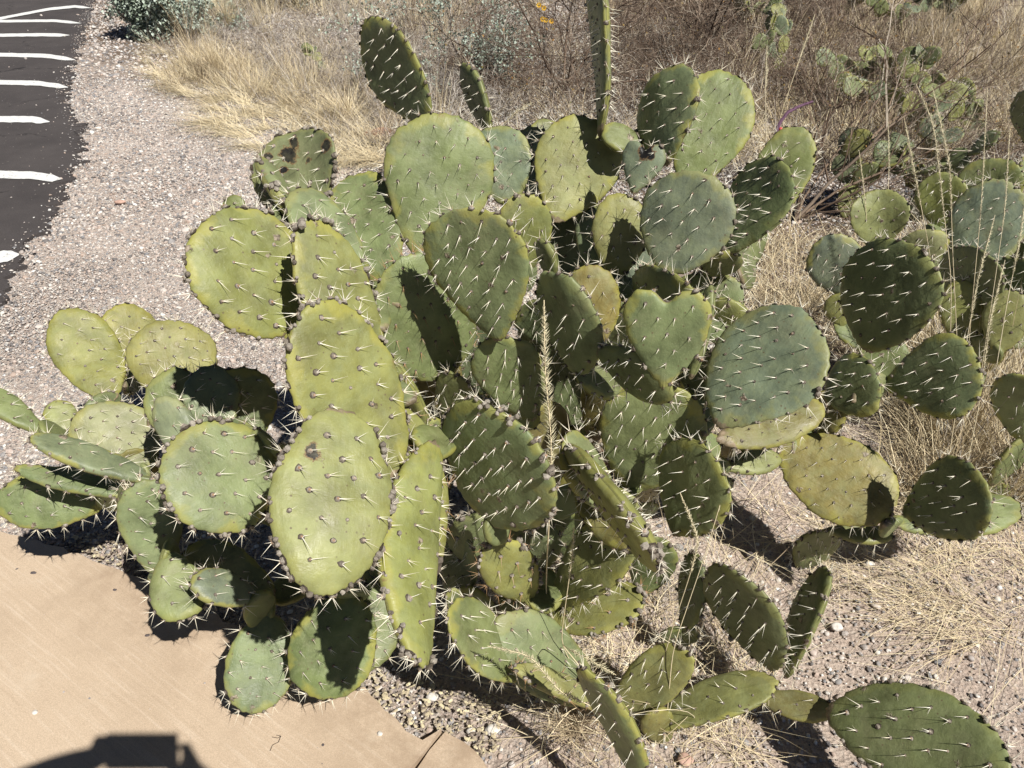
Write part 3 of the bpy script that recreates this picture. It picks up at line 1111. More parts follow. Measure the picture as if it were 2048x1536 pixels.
    (87, 740, 1150, 1.9, 620, 1080, 1.68, 150, 0, 'd', dict(cork=.3)),
    (88, 1340, 880, 2.1, 1380, 760, 1.8, 110, -20, 'm', dict(cork=.4)),
    (89, 1250, 780, 2.1, 1250, 610, 1.85, 120, 0, 'm', dict(cork=.4)),
    (90, 1180, 870, 2.15, 1060, 640, 1.85, 120, 0, 'd', dict(cork=.4)),
    (91, 1000, 800, 2.0, 920, 640, 1.8, 120, 0, 'd', dict(cork=.4)),
    (92, 1440, 960, 2.05, 1420, 870, 1.8, 80, 0, 'o', dict(cork=.8)),
    (93, 800, 800, 2.0, 850, 600, 1.8, 140, 0, 'd', dict(cork=.3)),
]
LEFT = [
    (1, 228, 802, 2.02, 132, 620, 2.06, 124, 5, 'Y', dict(egg=.15)),
    (2, 280, 750, 2.16, 248, 608, 2.2, 112, 10, 'Y', {}),
    (3, 355, 800, 1.96, 338, 638, 1.98, 170, 0, 'Y', dict(egg=.1)),
    (4, 290, 955, 1.86, 180, 812, 1.88, 165, 5, 'p', dict(egg=.1, cork=.3)),
    (5, 305, 962, 1.66, 58, 868, 1.58, 62, 38, 'b', dict(thick=.024, egg=.1, L=.036)),
    (6, 282, 992, 1.72, 28, 935, 1.66, 46, 30, 'g', dict(thick=.02, egg=.1)),
    (7, 92, 868, 1.74, -50, 770, 1.72, 54, 30, 'g', {}),
    (8, 225, 985, 1.80, -15, 1010, 1.72, 118, 0, 'g', dict(egg=.1)),
    (9, 130, 870, 1.92, 115, 800, 1.95, 60, 0, 'y', {}),
    (10, 300, 1010, 1.98, 250, 900, 1.86, 100, 0, 'o', dict(cork=.9, spiky=False)),
]
FRONT = [
    (1, 1060, 1350, 1.52, 882, 1222, 1.38, 116, 35, 'g', dict(thick=.022)),
    (2, 1195, 1405, 1.55, 995, 1240, 1.50, 142, 10, 'g', {}),
    (3, 1250, 1425, 1.56, 1030, 1335, 1.44, 52, 45, 'y', dict(L=-.03)),
    (4, 1300, 1580, 1.30, 1180, 1325, 1.30, 74, -56, 'g', dict(thick=.022, L=.03)),
    (5, 1225, 1440, 1.62, 1375, 1290, 1.54, 104, 10, 'y', dict(cork=.3)),
    (6, 1285, 1455, 1.60, 1550, 1352, 1.56, 84, -40, 'y', dict(thick=.024, cork=.4)),
    (7, 1365, 1262, 1.68, 1402, 1108, 1.66, 66, -55, 'd', {}),
    (8, 1540, 1345, 1.56, 1448, 1130, 1.54, 128, -50, 'd', dict(thick=.022, cup=0)),
    (9, 1562, 1352, 1.55, 1650, 1135, 1.55, 60, -62, 'd', dict(thick=.022)),
    (10, 1512, 1395, 1.60, 1668, 1425, 1.52, 54, 0, 'o', {}),
    (11, 1655, 1418, 1.50, 2020, 1540, 1.24, 205, -5, 'm', dict(egg=.15, cup=0, bend=0, single=1, old=1, rot=((.85, -.75, .14),))),
    (12, 1330, 1500, 1.64, 1300, 1420, 1.56, 70, 0, 'o', dict(cork=.9, spiky=False)),
]
PALE = [
    (1, 1695, 590, 2.26, 1650, 472, 2.26, 106, 0, 'b', {}),
    (2, 1750, 500, 2.36, 1762, 378, 2.38, 108, 5, 'p', dict(cup=.8)),
    (3, 1880, 460, 2.5, 1885, 345, 2.5, 98, -8, 'y', {}),
    (4, 1965, 440, 2.6, 1992, 315, 2.6, 118, -10, 'g', {}),
    (5, 1945, 560, 2.30, 1995, 360, 2.34, 138, -5, 'b', {}),
    (6, 1955, 650, 2.16, 1925, 490, 2.2, 112, -50, 'd', {}),
    (7, 2005, 670, 2.14, 2030, 515, 2.18, 112, -45, 'd', {}),
    (8, 1995, 710, 2.08, 2025, 580, 2.1, 84, 0, 'y', {}),
    (9, 1930, 700, 2.16, 1922, 560, 2.2, 84, 0, 'y', {}),
    (10, 2048, 880, 1.96, 2030, 745, 1.94, 100, -15, 'g', {}),
    (11, 1850, 530, 2.4, 1850, 458, 2.4, 86, 0, 'p', {}),
    (12, 1680, 655, 2.3, 1682, 585, 2.3, 64, 0, 'y', {}),
    (13, 2075, 300, 2.7, 2050, 180, 2.7, 66, -40, 'd', {}),
    (14, 1880, 800, 2.4, 1830, 700, 2.3, 100, -10, 'g', {}),
    (15, 1960, 750, 2.35, 1965, 620, 2.28, 110, 0, 'o', dict(cork=.4)),
    (16, 1800, 640, 2.5, 1790, 500, 2.45, 90, 0, 'm', {}),
    (17, 2070, 640, 2.3, 2075, 470, 2.3, 110, -20, 'g', {}),
]


def build_plant(rows, root, label, group, seed0, debug=True):
    gr = empty('prickly_pear', G(*root))
    tag(gr, label, 'cactus', group)
    out = []
    nodes = []
    for (k, bx, by, db, tx, ty, dt, w, th, hue, ex) in rows:
        ex = dict(ex)
        d = (db + dt) / 2
        # the seen width includes the rim thickness when turned
        thk = ex.get('thick', .023)
        wm = w * d / FPX
        wid = max(.06, (wm - thk * abs(math.sin(R(th))) * .6) / max(.18, math.cos(R(th))))
        wid = ex.pop('real', min(wid, .27))
        # upright pads: the tip of a vertical pad is nearer to the lens than its base
        ln = ex.pop('lean', .34 if (bx + tx) / 2 > 780 and by - ty > 60 else .08)
        dd_ = ln * (by - ty) * d / FPX
        db, dt = db + dd_ / 2, dt - dd_ / 2
        zb, zt = P(bx, by, db), P(tx, ty, dt)
        if zb[2] < -.03:
            zb[2] = -.03
        single = bool(ex.pop('single', 0))
        if (bx + tx) / 2 < 800 and ty > 350 and 'dn' not in ex:
            ex['dn'] = (1, 0, .05) if (ty < 1150 and by < 1150) else (1, 0, -.6)
        o, ns, sv = make_pad(gr, zb, zt, wid, R(th), hue, seed=seed0 + k, single=single, **ex)
        out.append((k, round(float(np.linalg.norm(zt - zb)), 2), round(wid, 2), round(ns, 2), round(float(zb[2]), 2), round(float(zt[2]), 2)))
        W_ = sv * wid
        body = [zb + (zt - zb) * t + W_ * q for t in (.12, .3, .5, .7, .88, 1.0) for q in (-.42, -.2, 0, .2, .42) if abs(q) < .3 or .2 < t < .9]
        nodes.append([zb, np.array(body), zb[2] < .07])
    # every branch hangs together: join pads that nothing carries to the nearest carried one
    N_ = len(nodes)
    comp = list(range(N_))

    def find(i):
        while comp[i] != i:
            i = comp[i]
        return i
    for i in range(N_):
        for j in range(N_):
            if i != j and np.min(np.linalg.norm(nodes[j][1] - nodes[i][0], axis=1)) < .052:
                comp[find(i)] = find(j)
    extra = 0
    while True:
        gr_c = {find(i) for i in range(N_) if nodes[i][2]}
        free = [i for i in range(N_) if find(i) not in gr_c]
        if not free:
            break
        best = None
        for i in free:
            B_ = nodes[i][0]
            for j in range(N_):
                if find(j) in gr_c:
                    ds = np.linalg.norm(nodes[j][1] - B_, axis=1) + np.maximum(0, nodes[j][1][:, 2] - B_[2]) * 1.5
                    k_ = int(np.argmin(ds))
                    if best is None or ds[k_] < best[0]:
                        best = (ds[k_], i, j, nodes[j][1][k_])
            if best is None or B_[2] < best[0]:
                best = (B_[2], i, i, np.array([B_[0], B_[1] + .05, -.02]))
        _, i, j, A_ = best
        B_ = nodes[i][0]
        dist = float(np.linalg.norm(B_ - A_))
        if dist > .035:
            m_ = max(1, int(math.ceil(dist / .24)))
            mid = [A_ + (B_ - A_) * q / m_ + np.array([0, 0, -.03 * math.sin(math.pi * q / m_)]) for q in range(m_ + 1)]
            for q in range(m_):
                u_ = (mid[q + 1] - mid[q]) / np.linalg.norm(mid[q + 1] - mid[q])
                make_pad(gr, mid[q] - u_ * .012, mid[q + 1] + u_ * .018, min(.115, .05 + dist * .35), R(40 + 20 * (q % 2)), 'm', seed=seed0 + 150 + extra, thick=.024, cork=.5, nphi=40, spiky=dist > .1)
                extra += 1
        if j == i:
            nodes[i][2] = True
        else:
            comp[find(i)] = find(j)
    if debug:
        print('PADS', label[:20], out)
    return gr


build_plant(MAIN, (1120, 900), 'big sprawling prickly pear with the largest grey green pads in the middle', 'prickly pear cacti', 0)
build_plant(LEFT, (290, 1010), 'low yellow green prickly pear leaning over the gravel beside the walkway edge', 'prickly pear cacti', 200)
build_plant(FRONT, (1300, 1480), 'small prickly pear creeping along the ground at bottom right', 'prickly pear cacti', 300)
build_plant(PALE, (1930, 780), 'pale prickly pear standing among tall seed stalks at right', 'prickly pear cacti', 400)

# woody stems joining the main plant to the ground
STEMS = [(0, [(1185, 900, 2.39), (1175, 800, 2.05), (1190, 700, 1.8), (1150, 600, 1.72), (1110, 450, 1.74)], [.035, .03, .022, .016, .012])]


# ------------------------------------------------------------------ far cacti (grown pad upon pad)
def grow_far(px, py, npad, seed, label, size=.2):
    rg = random.Random(seed)
    root = G(px, py)
    gr = empty('prickly_pear', root)
    tag(gr, label, 'cactus', 'prickly pears in the background')
    pads = [(root + np.array([0, 0, -.02]), root + np.array([rg.uniform(-.05, .05), rg.uniform(-.05, .05), size]))]
    for i in range(npad):
        b, t = rg.choice(pads)
        d = (t - b) / np.linalg.norm(t - b)
        nd = d + np.array([rg.uniform(-1, 1), rg.uniform(-.8, .8), rg.uniform(-.5, .3)]) * 1.2
        nd[2] = max(nd[2], .1)
        nd /= np.linalg.norm(nd)
        s = size * rg.uniform(.8, 1.1)
        st = t - d * .01
        pads.append((st, st + nd * s))
    for i, (b, t) in enumerate(pads):
        make_pad(gr, b, t, size * rg.uniform(.75, .9), R(rg.uniform(-70, 60)), rg.choice('ggymb'), seed=seed * 50 + i, nphi=24, nr=10, L=.03, cork=.2)


FAR = [(1850, 330, 20, 'prickly pear clump seen through the bare twigs of the brown shrub'),
       (1700, 210, 20, 'prickly pear clump behind the upper middle of the brown shrub'),
       (1560, 150, 14, 'prickly pear partly hidden behind the tallest round pads'),
       (1950, 290, 14, 'prickly pear clump near the fallen dark branch at right'),
       (1780, 70, 22, 'prickly pear clump far back beneath the top right shrub'),
       (1480, 60, 14, 'prickly pear far back amid grey brush'),
       (1690, 430, 8, 'small prickly pear behind the brown shrub stem'),
       (650, 150, 5, 'small faint prickly pear in the dry grass at upper left'),
       (755, 120, 4, 'dark little prickly pear behind the upper left pad'),
       (1780, 240, 18, 'prickly pear clump between the two brown shrub arches'),
       (1900, 55, 22, 'dark prickly pear clump at the top edge right of the far one'),
       (1690, 30, 18, 'prickly pear clump at the top edge above the plumed stalks'),
       (1830, 440, 9, 'low prickly pear just behind the pale cactus')]
for i, (x, y, n_, lab) in enumerate(FAR):
    grow_far(x, y, n_, 11 + i, lab, .17 if i not in (7, 8) else .12)


# ------------------------------------------------------------------ grass
def blades(mb, n, rootf, lenr, wr, lean, rg, mat=0, rr=(0, 1), droop=.5, dirf=None, seg=3):
    for _ in range(n):
        p = np.array(rootf())
        l = rg.uniform(*lenr)
        az = rg.uniform(0, 6.28) if dirf is None else dirf()
        ln = rg.uniform(*lean)
        d = np.array([math.cos(az) * math.sin(ln), math.sin(az) * math.sin(ln), math.cos(ln)])
        w = rg.uniform(*wr)
        side = np.cross(d, [0, 0, 1.0]) + np.array([rg.gauss(0, .3), rg.gauss(0, .3), 0])
        side /= np.linalg.norm(side) + 1e-6
        pts = [p]
        dd = d.copy()
        kink = np.array([rg.gauss(0, .25), rg.gauss(0, .25), 0])
        for k in range(seg):
            dd = dd + np.array([0, 0, -droop * rg.uniform(.3, 1) / seg]) + kink / seg
            dd /= np.linalg.norm(dd)
            q_ = pts[-1] + dd * l / seg
            q_[2] = max(q_[2], .004)
            pts.append(q_)
        V = []
        for k, q_ in enumerate(pts[:-1]):
            ww = w * (1 - .6 * k / seg)
            V += [q_ - side * ww / 2, q_ + side * ww / 2]
        V.append(pts[-1])
        F = [(2 * k, 2 * k + 1, 2 * k + 3, 2 * k + 2) for k in range(seg - 1)] + [(2 * seg - 2, 2 * seg - 1, 2 * seg)]
        mb.add(V, F, mat, rg.uniform(*rr))


rg = random.Random(77)


def region(poly_px, margin=0):
    w = [G(x, y) for x, y in poly_px]
    xs = [q[0] for q in w]
    ys = [q[1] for q in w]
    pl = [(q[0], q[1]) for q in w]

    def f():
        while True:
            x = rg.uniform(min(xs), max(xs))
            y = rg.uniform(min(ys), max(ys))
            if inpoly(np.array([x]), np.array([y]), pl)[0]:
                return (x, y, -.005)
    return f


def px_region(poly):
    """uniform in the picture plane so near ground is not starved"""
    xs = [p[0] for p in poly]
    ys = [p[1] for p in poly]

    def f():
        while True:
            x = rg.uniform(min(xs), max(xs))
            y = rg.uniform(min(ys), max(ys))
            if inpoly(np.array([x]), np.array([y]), poly)[0]:
                q_ = G(x, y)
                return (q_[0], q_[1], -.005)
    return f


# dry grass at the back: clumped
mb = MB()
bk = px_region([(250, 60), (330, 110), (470, 190), (600, 230), (700, 300), (900, 330), (1600, 340), (2300, 330), (2300, -120), (230, -120)])


def clumped(f, k, spread):
    cs = [f() for _ in range(k)]

    def h():
        c = rg.choice(cs)
        s_ = spread * (.5 + .12 * c[1])
        return (c[0] + rg.gauss(0, s_), c[1] + rg.gauss(0, s_), -.005)
    return h




def proto(n, R0, lenr, wr, lean, mats, rr, droop, az=None):
    m = MB()
    for mt, k in mats:
        blades(m, int(n * k), lambda: (rg.gauss(0, R0), rg.gauss(0, R0), 0), lenr, wr, lean, rg, mt, rr, droop, az)
    return (np.concatenate(m.v), m.f, m.m, np.concatenate(m.a))


def stamp(mb, protos, f, n, scl=(.7, 1.25), spin=True, jit=.25):
    """sets copies of a few tufts down over the ground, each turned and sized on its own"""
    for _ in range(n):
        V, F, Mx, A_ = protos[rg.randrange(len(protos))]
        p_ = f()
        a_ = rg.uniform(0, 6.283) if spin else rg.gauss(0, .5)
        c_, s_ = math.cos(a_), math.sin(a_)
        k = rg.uniform(*scl)
        W = np.stack([V[:, 0] * c_ - V[:, 1] * s_, V[:, 0] * s_ + V[:, 1] * c_, V[:, 2] * rg.uniform(.8, 1.2)], 1) * k
        W[:, 2] = np.maximum(W[:, 2], .004)
        mb.v.append(W + np.array(p_))
        b_ = mb.n
        mb.f.extend([tuple(i + b_ for i in q_) for q_ in F])
        mb.m.extend(Mx)
        mb.a.append(np.clip(A_ + rg.uniform(-jit, jit), 0, 1))
        mb.n += len(V)


gapf = px_region([(255, 75), (330, 112), (470, 185), (600, 235), (700, 290), (950, 300), (950, -120), (240, -120)])
straw = [proto(90, .05, (.15, .42), (.0024, .0044), (.15, 1.25), [(0, 1)], (.05, .8), .7) for _ in range(6)]
mixed = [proto(90, .08, (.12, .36), (.0022, .0044), (.5, 1.55), [(0, .4), (1, .6)], (.1, .9), .7) for _ in range(6)]
tall = [proto(60, .035, (.35, .65), (.0024, .0044), (.03, .6), [(0, .7), (1, .3)], (0, .7), .5) for _ in range(4)]
far = px_region([(255, 70), (330, 110), (470, 190), (600, 230), (700, 300), (900, 330), (1600, 340), (2300, 330), (2300, -120), (240, -120)])
stamp(mb, mixed, far, 800, jit=.45)
stamp(mb, mixed, gapf, 420, (.55, 1.1), jit=.5)
stamp(mb, tall, gapf, 34, (.6, 1.0), jit=.4)
stamp(mb, tall, px_region([(1780, 1000), (2150, 1050), (2150, 420), (1850, 420)]), 46, (.55, .95))
stamp(mb, straw, px_region([(1780, 1000), (2150, 1050), (2150, 420), (1750, 520)]), 70, (.5, .95))
stamp(mb, straw, clumped(px_region([(380, 120), (860, 200), (800, 300), (560, 240), (320, 110)]), 24, .12), 80, (.5, 1.0), jit=.4)
stamp(mb, straw, px_region([(1350, 330), (2300, 330), (2300, 60), (1500, 60)]), 150)
stamp(mb, tall, px_region([(280, 60), (900, 100), (900, -60), (300, -60)]), 70)
stamp(mb, straw, px_region([(1780, 130), (2300, 260), (2300, -120), (1700, -120)]), 120)
stamp(mb, straw, px_region([(250, 40), (2400, 40), (2400, -175), (250, -175)]), 260, (1.0, 1.7))
stamp(mb, tall, px_region([(700, 0), (2400, 0), (2400, -175), (700, -175)]), 90, (1.0, 1.5))
stamp(mb, tall, px_region([(1800, 180), (2300, 260), (2300, -60), (1800, -60)]), 40)
me = mb.mesh('dry_grass')
tag(link('dry_grass', me, None, [M_GRASS, M_GREYGRASS]), 'tangled straw coloured and grey dead grass behind the cacti', kind='stuff')

# matted straw fringe towards the gravel, swept left
mb = MB()
fr = px_region([(300, 90), (420, 95), (620, 150), (760, 270), (760, 350), (640, 330), (520, 300), (420, 250), (330, 180)])
for _ in range(150):
    c_ = fr()
    az_ = rg.gauss(math.pi * 1.0, .8)
    sp_ = rg.uniform(.02, .07)
    blades(mb, rg.randint(14, 55), lambda: (c_[0] + rg.gauss(0, sp_), c_[1] + rg.gauss(0, sp_ * .6), -.003), (.12, .42), (.0022, .0042), (.9, 1.52), rg, 0, (0, rg.uniform(.3, .8)), .45, lambda: rg.gauss(az_, .38))
for _ in range(16):
    c_ = px_region([(600, 290), (800, 285), (800, 345), (600, 345)])()
    blades(mb, 60, lambda: (c_[0] + rg.gauss(0, .06), c_[1] + rg.gauss(0, .06), 0), (.1, .34), (.002, .004), (1.0, 1.55), rg, 0, (0, .5), .4)
me = mb.mesh('straw_mat')
tag(link('straw_mat', me, None, [M_GRASS]), 'flattened pale straw lying over the gravel edge at upper left', kind='stuff')

# litter and thin straw lying under and between the cacti
mb = MB()
under = px_region([(1400, 560), (1700, 560), (2100, 700), (2100, 1200), (1600, 1150), (1300, 1000), (1450, 800)])
blades(mb, 1300, clumped(under, 60, .05), (.10, .32), (.0014, .0026), (.8, 1.5), rg, 0, (0, .7), .4)
u2 = px_region([(1000, 1020), (1300, 980), (1500, 1100), (1500, 1500), (1120, 1500), (1060, 1300)])
blades(mb, 800, clumped(u2, 60, .05), (.08, .28), (.0012, .0022), (.8, 1.5), rg, 0, (0, .8), .4)
blades(mb, 2000, clumped(px_region([(1000, 700), (1250, 700), (1300, 960), (1000, 960)]), 30, .05), (.05, .16), (.0012, .0022), (1.0, 1.5), rg, 0, (0, .9), .3)
u3 = px_region([(1500, 480), (1750, 480), (1750, 700), (1500, 700)])
blades(mb, 1800, clumped(u3, 30, .06), (.15, .35), (.0018, .003), (.3, 1.3), rg, 0, (0, .9), .7)
u4 = px_region([(1780, 560), (2150, 560), (2150, 900), (1780, 900)])
blades(mb, 1800, clumped(u4, 40, .06), (.18, .42), (.0016, .003), (.2, 1.2), rg, 0, (0, .6), .6)
me = mb.mesh('straw_litter')
tag(link('straw_litter', me, None, [M_GRASS]), 'loose straw and dead blades lying on the earth between the cacti', kind='stuff')

# chips beside the walkway
mb = MB()
V0, F0 = ico()
for poly, n_, sz in (([(110, 1075), (330, 1060), (380, 1190), (300, 1165), (190, 1120)], 520, .0042), ([(720, 1370), (760, 1340), (1000, 1400), (1000, 1500), (960, 1530), (860, 1470), (790, 1460)], 520, .0040), ([(1000, 700), (1250, 700), (1300, 960), (1000, 960)], 500, .005), ([(1050, 1020), (1300, 980), (1300, 1200), (1000, 1150)], 500, .005)):
    f = px_region(poly)
    for _ in range(n_):
        p_ = np.array(f()) + [0, 0, .012]
        s_ = sz * rg.uniform(.5, 1.5)
        M = np.array(Matrix.Rotation(rg.uniform(0, 6.28), 3, 'Z') @ Matrix.Rotation(rg.gauss(0, .5), 3, 'X'))
        mb.add(p_ + (V0 * [s_ * 1.3, s_ * .7, s_ * .22]) @ M.T, F0, 0, rg.random() ** 1.5)
me = mb.mesh('leaf_litter')
tag(link('leaf_litter', me, None, [M_LITTER]), 'curled yellowish plant litter by the walkway edge and under the pads', kind='stuff')

# grass tufts one can point at ------------------------------------------------
TUFTS = [(1985, 1250, 120, (.15, .45), (1.05, 1.5), math.pi * .98, .9, 'spreading straw tuft on open gravel at lower right, blades swept left'),
         (1880, 1215, 60, (.12, .34), (1.0, 1.52), math.pi * 1.05, .6, 'thin flat straw wisps left of the spreading tuft at lower right'),
         (1800, 1170, 60, (.10, .30), (1.1, 1.52), math.pi * .95, .8, 'sparse flat straw below the two right hand dark pads'),
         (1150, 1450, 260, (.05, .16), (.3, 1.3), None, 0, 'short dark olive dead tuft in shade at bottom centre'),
         (1660, 620, 190, (.15, .35), (.2, 1.2), None, 0, 'dry tuft behind the pads near the pale cactus'),
         (1860, 880, 260, (.18, .42), (.3, 1.4), None, 0, 'straw tuft under the dark right hand pads'),
         (2040, 1000, 200, (.18, .45), (.4, 1.4), math.pi, .9, 'straw tuft at the right edge leaning left'),
         (1090, 1090, 150, (.10, .26), (.5, 1.4), None, 0, 'pale straw tuft beneath the broad central pad'),
         (700, 240, 240, (.2, .4), (.4, 1.4), math.pi * .9, 1.0, 'golden tuft right behind the curled rotten pad'),
         (440, 150, 240, (.22, .45), (.1, 1.1), math.pi, 1.3, 'golden bushy tuft beside the grey leaved shrub'),
         (460, 60, 220, (.25, .5), (.05, .7), None, 0, 'upright blond tuft with tall stalks at upper left')]
for (x, y, n_, lr, le, az, sp, lab) in TUFTS:
    c = G(x, y)
    mb = MB()
    wd = (.0011, .0019) if y > 500 else (.003, .005)
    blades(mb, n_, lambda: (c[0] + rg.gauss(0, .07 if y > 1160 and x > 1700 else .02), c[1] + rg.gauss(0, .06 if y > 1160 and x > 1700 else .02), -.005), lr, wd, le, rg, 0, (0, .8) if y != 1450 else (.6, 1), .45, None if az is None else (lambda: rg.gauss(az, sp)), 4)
    tag(link('grass_tuft', mb.mesh('grass_tuft'), None, [M_GRASS]), lab, 'grass tuft', 'dry grass tufts')

# seed stalks -------------------------------------------------------------


def stalk(path, h0, label, fluff=1.0, rad=.0011, dens=1.0, size=.005):
    """path pixel+depth points from root to tip; the seed head covers the last part from h0"""
    pts = np.array([P(*p) for p in path])
    # smooth resample
    n_ = 26
    t0 = np.linspace(0, 1, len(pts))
    tt = np.linspace(0, 1, n_)
    sm = np.stack([np.interp(tt, t0, pts[:, i]) for i in range(3)], 1)
    for _ in range(2):
        sm[1:-1] = (sm[:-2] + 2 * sm[1:-1] + sm[2:]) / 4
    root = sm[0]
    gr = empty('seed_stalk', root)
    tag(gr, label, 'seed stalk', 'dry grass seed stalks')
    mb = MB()
    mb.tube(sm, np.linspace(rad, rad * .55, n_), 4, 0, rg.uniform(0, .3))
    link('stem', mb.mesh('stem', True), gr, [M_GRASS])
    mb = MB()
    k0 = int(h0 * (n_ - 1))
    hl = np.sum(np.linalg.norm(np.diff(sm[k0:], axis=0), axis=1))
    m = int(hl / .0011 * dens)
    for i in range(m):
        f = i / m
        u = k0 + f * (n_ - 1 - k0)
        a_ = int(min(n_ - 2, u))
        p_ = sm[a_] + (sm[a_ + 1] - sm[a_]) * (u - a_)
        ax = sm[a_ + 1] - sm[a_]
        ax /= np.linalg.norm(ax)
        e = np.array([rg.gauss(0, 1) for _ in range(3)])
        e -= (e @ ax) * ax
        e /= np.linalg.norm(e)
        d = e * .75 * fluff + ax * .7
        l = size * rg.uniform(.6, 1.3) * math.sin(math.pi * min(1, .12 + f * .9)) ** .5
        p_ = p_ + e * l * .25
        mb.cone(p_, p_ + d * l, .0008, 3, 0, rg.random())
    link('seed_head', mb.mesh('seed_head'), gr, [M_HEAD])


ST = [([(1120, 1290, 1.80), (1090, 1210, 1.62), (1100, 1000, 1.30), (1103, 880, 1.24), (1090, 740, 1.20), (1088, 600, 1.18)], .50, 'tall fuzzy seed stalk rising in front of the middle pads', .9, .0017, 1.6, .0125),
      ([(1190, 1400, 1.66), (1120, 1290, 1.5), (1135, 1180, 1.40), (1145, 1110, 1.36), (1148, 1055, 1.34)], .60, 'short fuzzy seed stalk below the broad middle pad', .9, .0011, 1.2, .0075),
      ([(1290, 1460, 1.66), (1340, 1270, 1.5), (1380, 1150, 1.38), (1398, 1080, 1.34), (1360, 985, 1.32)], .55, 'fuzzy seed stalk in front of the striped round pad', .9, .0012, 1.2, .007),
      ([(1230, 1450, 1.52), (1180, 1410, 1.40), (1120, 1385, 1.33), (1060, 1310, 1.30), (975, 1292, 1.30)], .35, 'fallen plume lying left across the low front pads', 1.0, .0013, 1.6, .0085),
      ([(1250, 1440, 1.60), (1120, 1285, 1.45), (1140, 1300, 1.38), (1180, 1320, 1.35), (1232, 1350, 1.34)], .5, 'fallen plume pointing right across the low front pads', 1.0, .0013, 1.6, .0085),
      ([(1330, 1480, 1.60), (1345, 1300, 1.5), (1410, 1110, 1.42), (1440, 1010, 1.4)], .97, 'bare bent straw stalk beside the striped round pad', .5, .0011, .5, .004),
      ([(1880, 640, 2.3), (1855, 480, 2.1), (1830, 350, 2.0), (1808, 235, 1.95)], .52, 'leftmost tall seed stalk above the pale cactus', .8, .0011, 1.1, .0075),
      ([(1900, 720, 2.2), (1903, 560, 2.0), (1885, 400, 1.9), (1868, 250, 1.86), (1832, 168, 1.85)], .45, 'tall seed stalk curving left above the pale cactus', .8, .0011, 1.1, .0075),
      ([(1915, 700, 2.2), (1905, 500, 2.0), (1900, 330, 1.9), (1865, 175, 1.86)], .50, 'tallest seed stalk above the pale cactus', .8, .0011, 1.1, .0075),
      ([(1930, 780, 2.2), (1945, 600, 2.0), (1962, 420, 1.95), (1975, 175, 1.95)], .60, 'thin seed stalk right of the tallest one', .7, .0010, .8, .006),
      ([(1960, 760, 2.1), (1990, 560, 2.0), (2010, 420, 1.95), (2020, 250, 1.95)], .60, 'thin seed stalk near the right edge by the fallen branch', .7, .0010, .8, .006),
      ([(1985, 780, 2.0), (2015, 600, 1.9), (2040, 480, 1.85), (2060, 330, 1.85)], .5, 'thick seed stalk at the right picture edge', .8, .0012, 1.1, .008),
      ([(1900, 900, 2.0), (1930, 700, 1.85), (1955, 560, 1.8), (1990, 430, 1.8)], .5, 'seed stalk leaning right over the pale cactus', .8, .0012, 1.1, .008),
      ([(1930, 950, 1.9), (1960, 800, 1.8), (1980, 640, 1.75), (2010, 520, 1.75)], .5, 'seed stalk leaning right beside the dark egg shaped pad', .8, .0012, 1.1, .008),
      ([(1730, 640, 2.5), (1738, 500, 2.4), (1730, 400, 2.35), (1718, 300, 2.35)], .6, 'seed stalk left of the curled pale pad', .7, .0011, .8, .006),
      ([(1770, 560, 2.5), (1775, 430, 2.4), (1778, 330, 2.4), (1776, 240, 2.4)], .6, 'seed stalk right above the curled pale pad', .7, .0011, .8, .006),
      ([(1530, 420, 3.6), (1555, 250, 3.2), (1595, 130, 3.1), (1630, 28, 3.1)], .66, 'white plumed stalk leaning right at top right', .8, .0018, 1.0, .013),
      ([(1535, 420, 3.6), (1532, 280, 3.2), (1531, 180, 3.1), (1534, 92, 3.1)], .70, 'white plumed stalk standing straight at top right', .8, .0018, 1.0, .013),
      ([(1000, 340, 3.2), (990, 270, 3.0), (1030, 225, 2.9), (1065, 205, 2.9)], .5, 'pale plume arching behind the round middle pad', .9, .0018, 1.0, .014),
      ([(2150, 1330, 1.8), (2040, 1085, 1.70), (1850, 1140, 1.72), (1700, 1210, 1.8)], .30, 'long straw stalk lying across the gravel at lower right', .5, .0012, .9, .005),
      ([(2150, 1260, 1.8), (2040, 1125, 1.74), (1960, 1165, 1.76), (1900, 1215, 1.8)], .30, 'second straw stalk lying over the lower right gravel', .5, .0012, .9, .005)]
for s_ in ST:
    stalk(*s_)

# ------------------------------------------------------------------ shrubs


